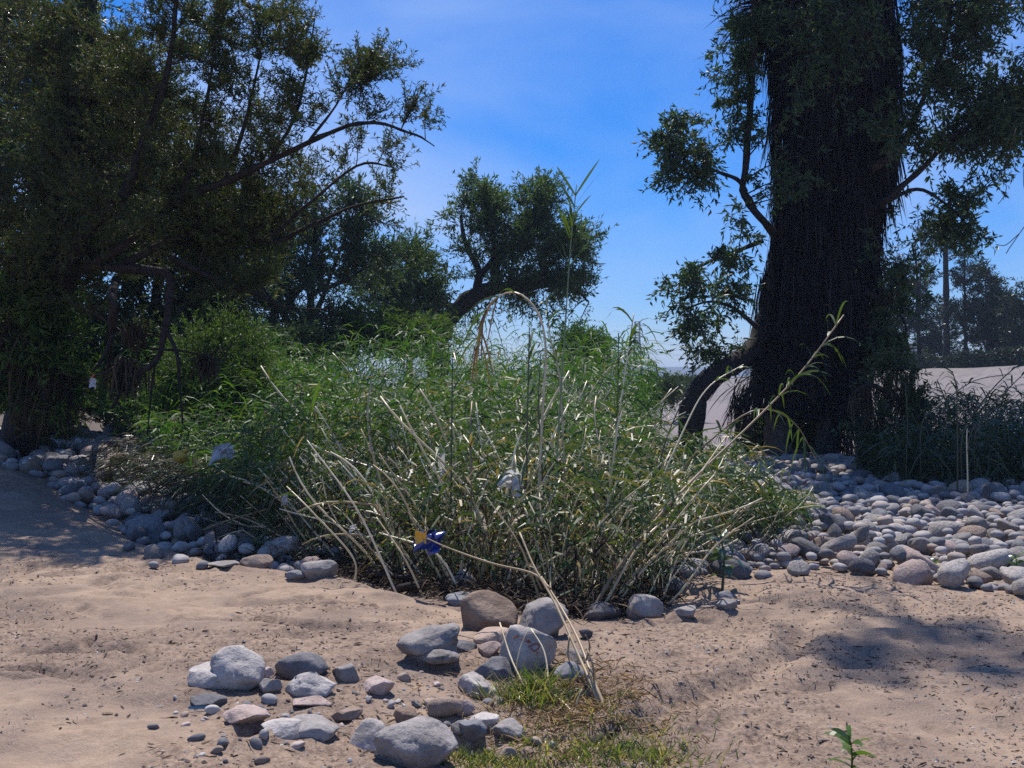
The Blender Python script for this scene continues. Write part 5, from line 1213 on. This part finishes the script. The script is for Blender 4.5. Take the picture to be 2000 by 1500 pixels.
tag(obj('shaded_grass', mesh_np('shaded_grass', V[h_:].reshape(-1, 3), F[:len(F) // n * (n - h_)], M['willow_dark'])), 'dark green blades growing through the matted brush at the left', 'grass', kind='stuff')
# dead matted roots and litter along the foot of the clump
n = 3600; x = rng.uniform(-2.8, 1.5, n); y = np.interp(x, [-2.8, -1.3, -.5, .1, .6, 1.1, 1.5], [9.2, 8.3, 7.4, 6.9, 6.75, 7.0, 8.6]) + rng.exponential(.35, n)
V, F = blades(np.stack([x, y, height(x, y) + .10 * rng.uniform(0, 1, n)], 1), np.stack([rng.normal(size=n), rng.normal(size=n), .5 * rng.uniform(-.4, 1, n)], 1), rng.uniform(.06, .3, n), rng.uniform(.006, .018, n), .3, 3, rng)
tag(obj('root_litter', mesh_np('root_litter', V, F, M['debris'])), 'brown matted roots and dead leaves at the foot of the reeds', 'litter', kind='stuff')

# shaded reeds in front of the palm on the right
GR = 'shaded reeds right of the palm'
n = 20000; x = rng.uniform(5.6, 10.5, n); y = rng.uniform(13.6, 19, n); k = (x / y * FPX > 690 - 0 * x) & (y > 13.6 + .35 * (9.5 - x).clip(0, 9)); x, y = x[k], y[k]; n = len(x)
hh = (1.2 + 1.3 * fbm(x * 1.5, y * .8, seed=14)).clip(.4, 2.2) * (.75 + .3 * smooth((x - 6) / 2)); z = height(x, y) + hh * rng.uniform(0, 1, n)
a = rng.uniform(0, 6.28, n); V, F = blades(np.stack([x, y, z], 1), np.stack([np.cos(a) * .7, np.sin(a) * .7, rng.uniform(-.3, 1.2, n)], 1), rng.uniform(.18, .5, n), rng.uniform(.014, .032, n), rng.uniform(.3, 1.1, n), 3, rng)
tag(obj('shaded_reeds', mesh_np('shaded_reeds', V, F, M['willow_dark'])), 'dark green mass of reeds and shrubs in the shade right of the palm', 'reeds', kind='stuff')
for k, (pts, lf) in enumerate([([(1880, 850, 14.5), (1930, 770, 14.5), (1980, 720, 14.6), (2010, 705, 14.6)], 12), ([(1895, 850, 14.6), (1960, 770, 14.6), (2015, 715, 14.7)], 12), ([(1800, 830, 15), (1840, 790, 15), (1900, 745, 15), (1975, 730, 15)], 4), ([(1905, 850, 14.8), (1940, 800, 14.8), (1985, 785, 14.8), (2040, 795, 14.8)], 6),
        ([(1870, 850, 14), (1868, 760, 14), (1860, 725, 14)], 9), ([(1890, 940, 13.6), (1888, 860, 13.6), (1890, 830, 13.6)], 3), ([(1840, 880, 15), (1850, 800, 15), (1830, 740, 15)], 8), ([(1770, 900, 15), (1772, 820, 15), (1768, 750, 15)], 6)]):
    lab = ['long dark cane bowing right across the embankment', 'dark cane bowing right just below the longest one', 'leafless thin cane arching low before the embankment', 'cane curving over at the right edge', 'upright leafy cane in front of the embankment', 'pale upright cane lit at the right reeds', 'leafy cane bent at its tip above the shaded reeds', 'straight dark cane beside the bent sapling'][k]
    hero_cane(pts, .012, 'dark_cane' if k != 5 else 'straw', lab, (.45, lf, .35, .03, .8, 'willow_dark'), group=GR)

# ------------------------------------------------------------------ dry canes and sticks in the foreground
GDc = 'dry canes lying in the foreground'
def stick(px_pts, r, mat, label, cat='cane', name='dry_cane', twigs=None, group=GDc, taper=.5):
    c = spline(np.array([P(*p) for p in px_pts]), 24); root = empty(name, c[-1], label, cat, group)
    V, F = tube(c, np.linspace(r * taper, r, 24) * (1 + .10 * (np.arange(24) % 5 == 0)), 7); obj('stalk', mesh_np('stalk', local(V, root), F, M[mat], True), root)
    for t in (twigs or []):
        V, F = tube(spline(np.array([P(*p) for p in t]), 8), [r * .5] * 4 + [r * .35] * 4, 5); obj('side_shoot', mesh_np('side_shoot', local(V, root), F, M[mat], True), root)
    return root
stick([(1015, 1040, 5.8), (1045, 1110, 5.6), (1085, 1180, 5.4), (1130, 1280, 5.1), (1165, 1360, 4.85), (1190, 1432, 4.66)], .0095, 'brown_cane', 'left of two long dry canes leaning back from the grass into the reeds', twigs=[[(1112, 1240, 5.2), (1110, 1285, 5.15), (1128, 1320, 5.1)], [(1140, 1300, 5.05), (1146, 1330, 5), (1160, 1350, 4.9)]])
stick([(1060, 1130, 5.7), (1095, 1185, 5.5), (1130, 1250, 5.2), (1160, 1330, 4.9), (1185, 1390, 4.75), (1203, 1440, 4.62)], .0105, 'brown_cane', 'right of two long dry canes leaning back from the grass into the reeds', twigs=[[(1145, 1290, 5), (1152, 1260, 5), (1143, 1240, 5)], [(1160, 1330, 4.9), (1158, 1300, 4.9), (1148, 1270, 4.95)]])
stick([(835, 1052, 6.4), (880, 1072, 6.2), (960, 1100, 6.0), (1040, 1120, 5.8), (1075, 1150, 5.6)], .008, 'brown_cane', 'thin dry cane stretching left from the leaning pair to the blue wrapper')
stick([(976, 1216, 5.3), (1000, 1290, 5.1), (1035, 1360, 4.9), (1065, 1410, 4.75), (1090, 1435, 4.68)], .007, 'straw', 'thin pale stick slanting before the red-marked boulder', twigs=[[(1008, 1300, 5.08), (1018, 1260, 5.1), (1031, 1232, 5.1)]])
stick([(1037, 1228, 5.3), (1062, 1270, 5.2), (1070, 1320, 5.1), (1066, 1342, 5.0), (1100, 1372, 4.85), (1130, 1405, 4.75), (1155, 1436, 4.65)], .007, 'straw', 'crooked pale stick right of the slanting thin one', twigs=[[(1100, 1372, 4.85), (1130, 1395, 4.8), (1162, 1430, 4.66)], [(1125, 1380, 4.8), (1130, 1360, 4.8), (1137, 1346, 4.8)]])
stick([(1130, 1480, 4.35), (1160, 1452, 4.42), (1190, 1440, 4.5), (1225, 1462, 4.45), (1260, 1468, 4.4), (1290, 1480, 4.32)], .026, 'bark', 'gnarled dark root lying in the grass at the bottom', 'root', 'dead_root', group=None, taper=.9)
stick([(1180, 1330, 5.32), (1210, 1338, 5.3), (1238, 1346, 5.25), (1255, 1382, 5.05)], .009, 'brown_cane', 'small bent brown twig standing on the sand right of the canes', 'stick', 'twig', group=None)
stick([(1284, 1150, 7.6), (1282, 1175, 7.4), (1272, 1208, 7.2)], .016, 'brown_cane', 'forked brown stump of a stick at the right reed roots', 'stick', 'stick', twigs=[[(1288, 1145, 7.6), (1310, 1160, 7.5), (1336, 1184, 7.4)]], group=None)
stick([(405, 1192, 6.9), (440, 1188, 6.9), (470, 1190, 6.9), (495, 1190, 6.9)], .014, 'bark', 'dark flat stick half buried in the left sand', 'stick', 'stick', group=None)
stick([(1210, 1395, 4.95), (1250, 1420, 4.8), (1300, 1450, 4.55), (1340, 1475, 4.4)], .004, 'twig', 'thin reddish runner stem trailing over the sand', 'stem', 'runner_stem', group=None)
stick([(700, 1100, 8.3), (740, 1120, 8.1), (800, 1130, 7.9)], .02, 'bark', 'dark driftwood branch at the lip of the sand', 'driftwood', 'driftwood', group=None)
stick([(770, 1150, 7.7), (800, 1145, 7.6), (830, 1140, 7.6)], .035, 'bark', 'gnarled stub of driftwood below the reed roots', 'driftwood', 'driftwood', group=None, taper=.8)
stick([(420, 1000, 9.6), (470, 1010, 9.4), (520, 1030, 9.2), (380, 1020, 9.6)][:3], .010, 'brown_cane', 'dry brown cane bent low in the shade at the left reeds')
stick([(395, 1035, 9.5), (450, 1015, 9.4), (520, 995, 9.4)], .009, 'brown_cane', 'thin dry cane slanting over the shaded stones at the left')

# ------------------------------------------------------------------ grass tufts and weeds
def tuft(n, cx, cy, sx, sy, Lr, seed, mat='grass'):
    rg = np.random.default_rng(seed); x = cx + sx * rg.normal(size=n); y = cy + sy * rg.normal(size=n)
    a = rg.uniform(0, 6.28, n); return blades(np.stack([x, y, height(x, y) - .004], 1), np.stack([.55 * np.cos(a), .55 * np.sin(a), 1 + 0 * a], 1), rg.uniform(*Lr, n), rg.uniform(.003, .007, n), rg.uniform(.1, .7, n), 3, rg)
g1 = G(1040, 1375); V, F = tuft(600, g1[0], g1[1], .10, .07, (.08, .24), 1); tag(obj('grass_tuft', mesh_np('grass_tuft', V, F, M['grass'])), 'bright green grass tuft below the red-marked boulder', 'grass', kind='stuff')
g2 = G(1240, 1480); g3 = G(1080, 1470); g4 = G(1200, 1400)
V, F = join([tuft(600, g2[0], g2[1], .15, .10, (.04, .14), 2), tuft(450, g3[0], g3[1], .16, .12, (.03, .12), 3), tuft(300, g4[0], g4[1], .16, .14, (.03, .10), 4), tuft(700, G(960, 1490)[0], G(960, 1490)[1], .12, .08, (.03, .1), 5)])
tag(obj('short_grass', mesh_np('short_grass', V, F, M['grass'])), 'short green and yellow grass along the bottom edge around the dead root', 'grass', kind='stuff')
n = 2400; xx = rng.normal(.28, .22, n); yy = rng.normal(4.85, .35, n); aa = rng.uniform(0, 6.28, n)
V, F = blades(np.stack([xx, yy, height(xx, yy) + .006], 1), np.stack([np.cos(aa), np.sin(aa), rng.uniform(0, .7, n)], 1), rng.uniform(.03, .14, n), rng.uniform(.003, .008, n), .2, 3, rng)
tag(obj('dead_grass', mesh_np('dead_grass', V, F, M['dead_leaf'])), 'straw-coloured dead grass lying around the dry canes', 'grass', kind='stuff')

def weed(px, py, Hpx, n, Lf, Wf, mat, label, seed, droop=.5):
    g = G(px, py); H = Hpx * g[1] / FPX; rg = np.random.default_rng(seed); root = empty('weed', g, label, 'weed', None)
    c = np.array([(0, 0, -.02), (.03 * H, 0, H * .5), (-.04 * H, .02 * H, H)]); c = spline(c, 9)
    V, F = tube(c, np.linspace(.02 * H + .002, .008 * H + .001, 9), 6); obj('stem', mesh_np('stem', V, F, M[mat], True), root)
    for k in range(n):
        u = .25 + .75 * k / n; p = c[min(8, int(u * 8))]; a = k * 2.4 + rg.uniform(-.3, .3)
        V, F = blades(p[None], np.array([(math.cos(a), math.sin(a), .35 + .6 * u)]), Lf * H * rg.uniform(.7, 1.1), Wf * H, droop * rg.uniform(.5, 1.2), 6, rg)
        obj('leaf', mesh_np('leaf', V, F, M[mat]), root)
weed(1662, 1515, 78, 13, .95, .15, 'weed_leaf', 'green lanceolate weed sprouting from the sand at the bottom right', 1)
weed(1410, 1158, 130, 11, .42, .16, 'weed_blue', 'broad-leaved blue-green weed beside the large dark stone', 2, .9)
weed(1825, 1122, 28, 7, .8, .18, 'weed_leaf', 'small green seedling before the right cobbles, left of the upright sprout', 3)
weed(1888, 1138, 38, 4, .5, .2, 'weed_leaf', 'small upright sprout before the right cobbles', 4, .1)
weed(1985, 1125, 40, 9, .7, .18, 'weed_leaf', 'bushy green seedling at the right edge among cobbles', 5)
weed(1490, 1060, 50, 7, .9, .16, 'weed_blue', 'low long-leaved weed at the left edge of the cobbles', 6)
weed(560, 1050, 120, 9, .5, .12, 'reed_green', 'green shoot growing beside the tall upright stone', 7)
weed(515, 1098, 50, 7, .8, .12, 'reed_green', 'low green sprout on the root clump at the sand crest', 8)
weed(1545, 1030, 40, 9, 1.1, .12, 'reed_green', 'green blades sprouting from the cobbles near the right reeds', 9)
g = G(1575, 985)
V, F = join([tuft(260, g[0] - .5, g[1], .5, .4, (.15, .4), 12), tuft(200, g[0] - 1.0, g[1] - .6, .4, .3, (.15, .35), 13)]); tag(obj('grass_clump', mesh_np('grass_clump', V, F, M['reed_leaf'])), 'loose grassy blades thinning out over the cobbles at the right of the reeds', 'grass', kind='stuff')
g = G(545, 1108); n = 420; V, F = blades(g[None] + .07 * rng.normal(size=(n, 3)) + (0, 0, .08), rng.normal(size=(n, 3)), rng.uniform(.04, .16, n), .007, .3, 3, rng)
tag(obj('root_clump', mesh_np('root_clump', V, F, M['dead_leaf'])), 'brown fibrous root clump on the sand crest', 'root clump', kind='stuff')

# ------------------------------------------------------------------ rubbish left by the flood
M['film'] = plain_mat('white_film', (.78, .78, .80), rough=.3, spec=.6, trans=.35)
M['yellow'] = plain_mat('yellow_plastic', (.55, .38, .06), rough=.45, trans=.1)
M['blue_foil'] = plain_mat('blue_foil', (.03, .06, .28), rough=.25, spec=.8)
M['yellow_foil'] = plain_mat('yellow_print', (.75, .42, .03), rough=.3, spec=.7)
M['red_plastic'] = plain_mat('red_plastic', (.55, .05, .05), rough=.4)
M['blue_plastic'] = plain_mat('blue_plastic', (.05, .25, .45), rough=.4)
def sheet(c, w, h, seed, crumple=.3, nx=14, ny=10, drape=.0):
    u, v = np.meshgrid(np.linspace(-.5, .5, nx), np.linspace(-.5, .5, ny)); u, v = u.ravel(), v.ravel()
    q = fbm(u * 3 + seed, v * 3, seed=seed, octaves=3); q2 = fbm(u * 3, v * 3 + seed, seed=seed + 9, octaves=3)
    V = np.stack([u * w + q2 * w * crumple * .5, q * w * crumple, v * h + q2 * h * crumple - drape * np.abs(u) * w], 1)
    i = np.arange(ny - 1)[:, None] * nx; j = np.arange(nx - 1)[None]
    return V, np.stack([i + j, i + j + 1, i + nx + j + 1, i + nx + j], -1).reshape(-1, 4)
def rubbish(name, px, py, d, w, h, mat, label, seed, cat='litter', crumple=.45, drape=.2, rotz=0):
    c = P(px, py, d) if d else G(px, py) + (0, 0, h * d if d else .01)
    V, F = sheet(c, w, h, seed, crumple, drape=drape); o = obj(name, mesh_np(name, V, F, M[mat], True), None, c); o.rotation_euler[2] = rotz
    return tag(o, label, cat)
rubbish('plastic_bag', 995, 935, 8.0, .22, .14, 'film', 'crumpled white plastic bag snagged on canes in mid thicket', 3, 'plastic bag', .7, .5)
rubbish('plastic_bag', 432, 880, 11.2, .24, .18, 'film', 'torn white plastic bag draped on low canes at the left', 5, 'plastic bag', .7, .6)
rubbish('plastic_bag', 862, 905, 8.8, .06, .2, 'film', 'thin white plastic strip hanging on a cane left of the bag', 7, 'plastic strip', .5, .3)
rubbish('plastic_scrap', 556, 975, 9.2, .06, .09, 'film', 'small white plastic scrap among left-leaning canes', 8, 'plastic scrap', .6, .4)
rubbish('plastic_scrap', 690, 1030, 8.3, .05, .07, 'film', 'small white scrap beside the blue wrapper on its left', 9, 'plastic scrap', .6, .4)
rubbish('paper_scrap', 1320, 1216, 6.85, .08, .04, 'white', 'white scrap of paper lying on sand right of the reeds', 10, 'paper scrap', .3, .1)
w = rubbish('snack_wrapper', 836, 1052, 7.35, .20, .11, 'blue_foil', 'shiny blue snack wrapper with a yellow patch in the canes', 11, 'wrapper', .75, .3)
V, F = sheet(None, .09, .10, 4, .35, 8, 8); pr_ = obj('yellow_print', mesh_np('yellow_print', V + np.array((-.05, -.035, .01)), F, M['yellow_foil'], True), w)
rr_ = rubbish('plastic_bag', 182, 745, 11.7, .08, .12, 'film', 'white rag with a red knot hanging from the left twig end', 12, 'rag', .5, .4)
V, F = rock_shape(2, 5, 4, .4, .2, (.016, .016, .022)); obj('red_knot', mesh_np('red_knot', V + np.array((0, 0, .06)), F, M['red_plastic'], True), rr_)
v, f = rock_shape(3, 88, 5, .5, .10, (.085, .07, .075)); o = obj('yellow_container', mesh_np('yellow_container', v, f, M['yellow'], True), None, P(352, 892, 11.0)); tag(o, 'dented yellow plastic container lying on the dark canes at the left', 'container')
V, F = tube([(.05, -.01, .05), (.075, -.01, .075), (.085, -.01, .08)], [.028, .022, .022], 8); obj('neck', mesh_np('neck', V, F, M['yellow'], True), o)
V, F = sheet(None, .10, .012, 5, .1, 8, 3); o = obj('plastic_scrap', mesh_np('plastic_scrap', V, F, M['blue_plastic'], True), None, G(392, 1388) + (0, -.02, .012)); tag(o, 'thin blue plastic sliver at the flat dark stone', 'plastic scrap')

# ------------------------------------------------------------------ air
m, nt, N, L = mat_new('haze'); v = N.new('ShaderNodeVolumePrincipled'); v.inputs['Color'].default_value = (.62, .78, 1.0, 1); v.inputs['Density'].default_value = .0006; v.inputs['Anisotropy'].default_value = 0.0
o_ = N.new('ShaderNodeOutputMaterial'); L.new(v.outputs[0], o_.inputs['Volume'])
V, F = box_vf((0, 1200, 21), (5400, 2800, 50)); hz = obj('haze', mesh_np('haze', V, F, m), kind='stuff'); hz['label'] = 'thin blue haze in the air'; hz['category'] = 'haze'


print('TRIS', sum(sum(len(p.vertices) - 2 for p in me.polygons) if len(me.polygons) < 3000 else len(me.polygons) * (len(me.polygons[0].vertices) - 2) for me in bpy.data.meshes), 'OBJ', len(bpy.data.objects))
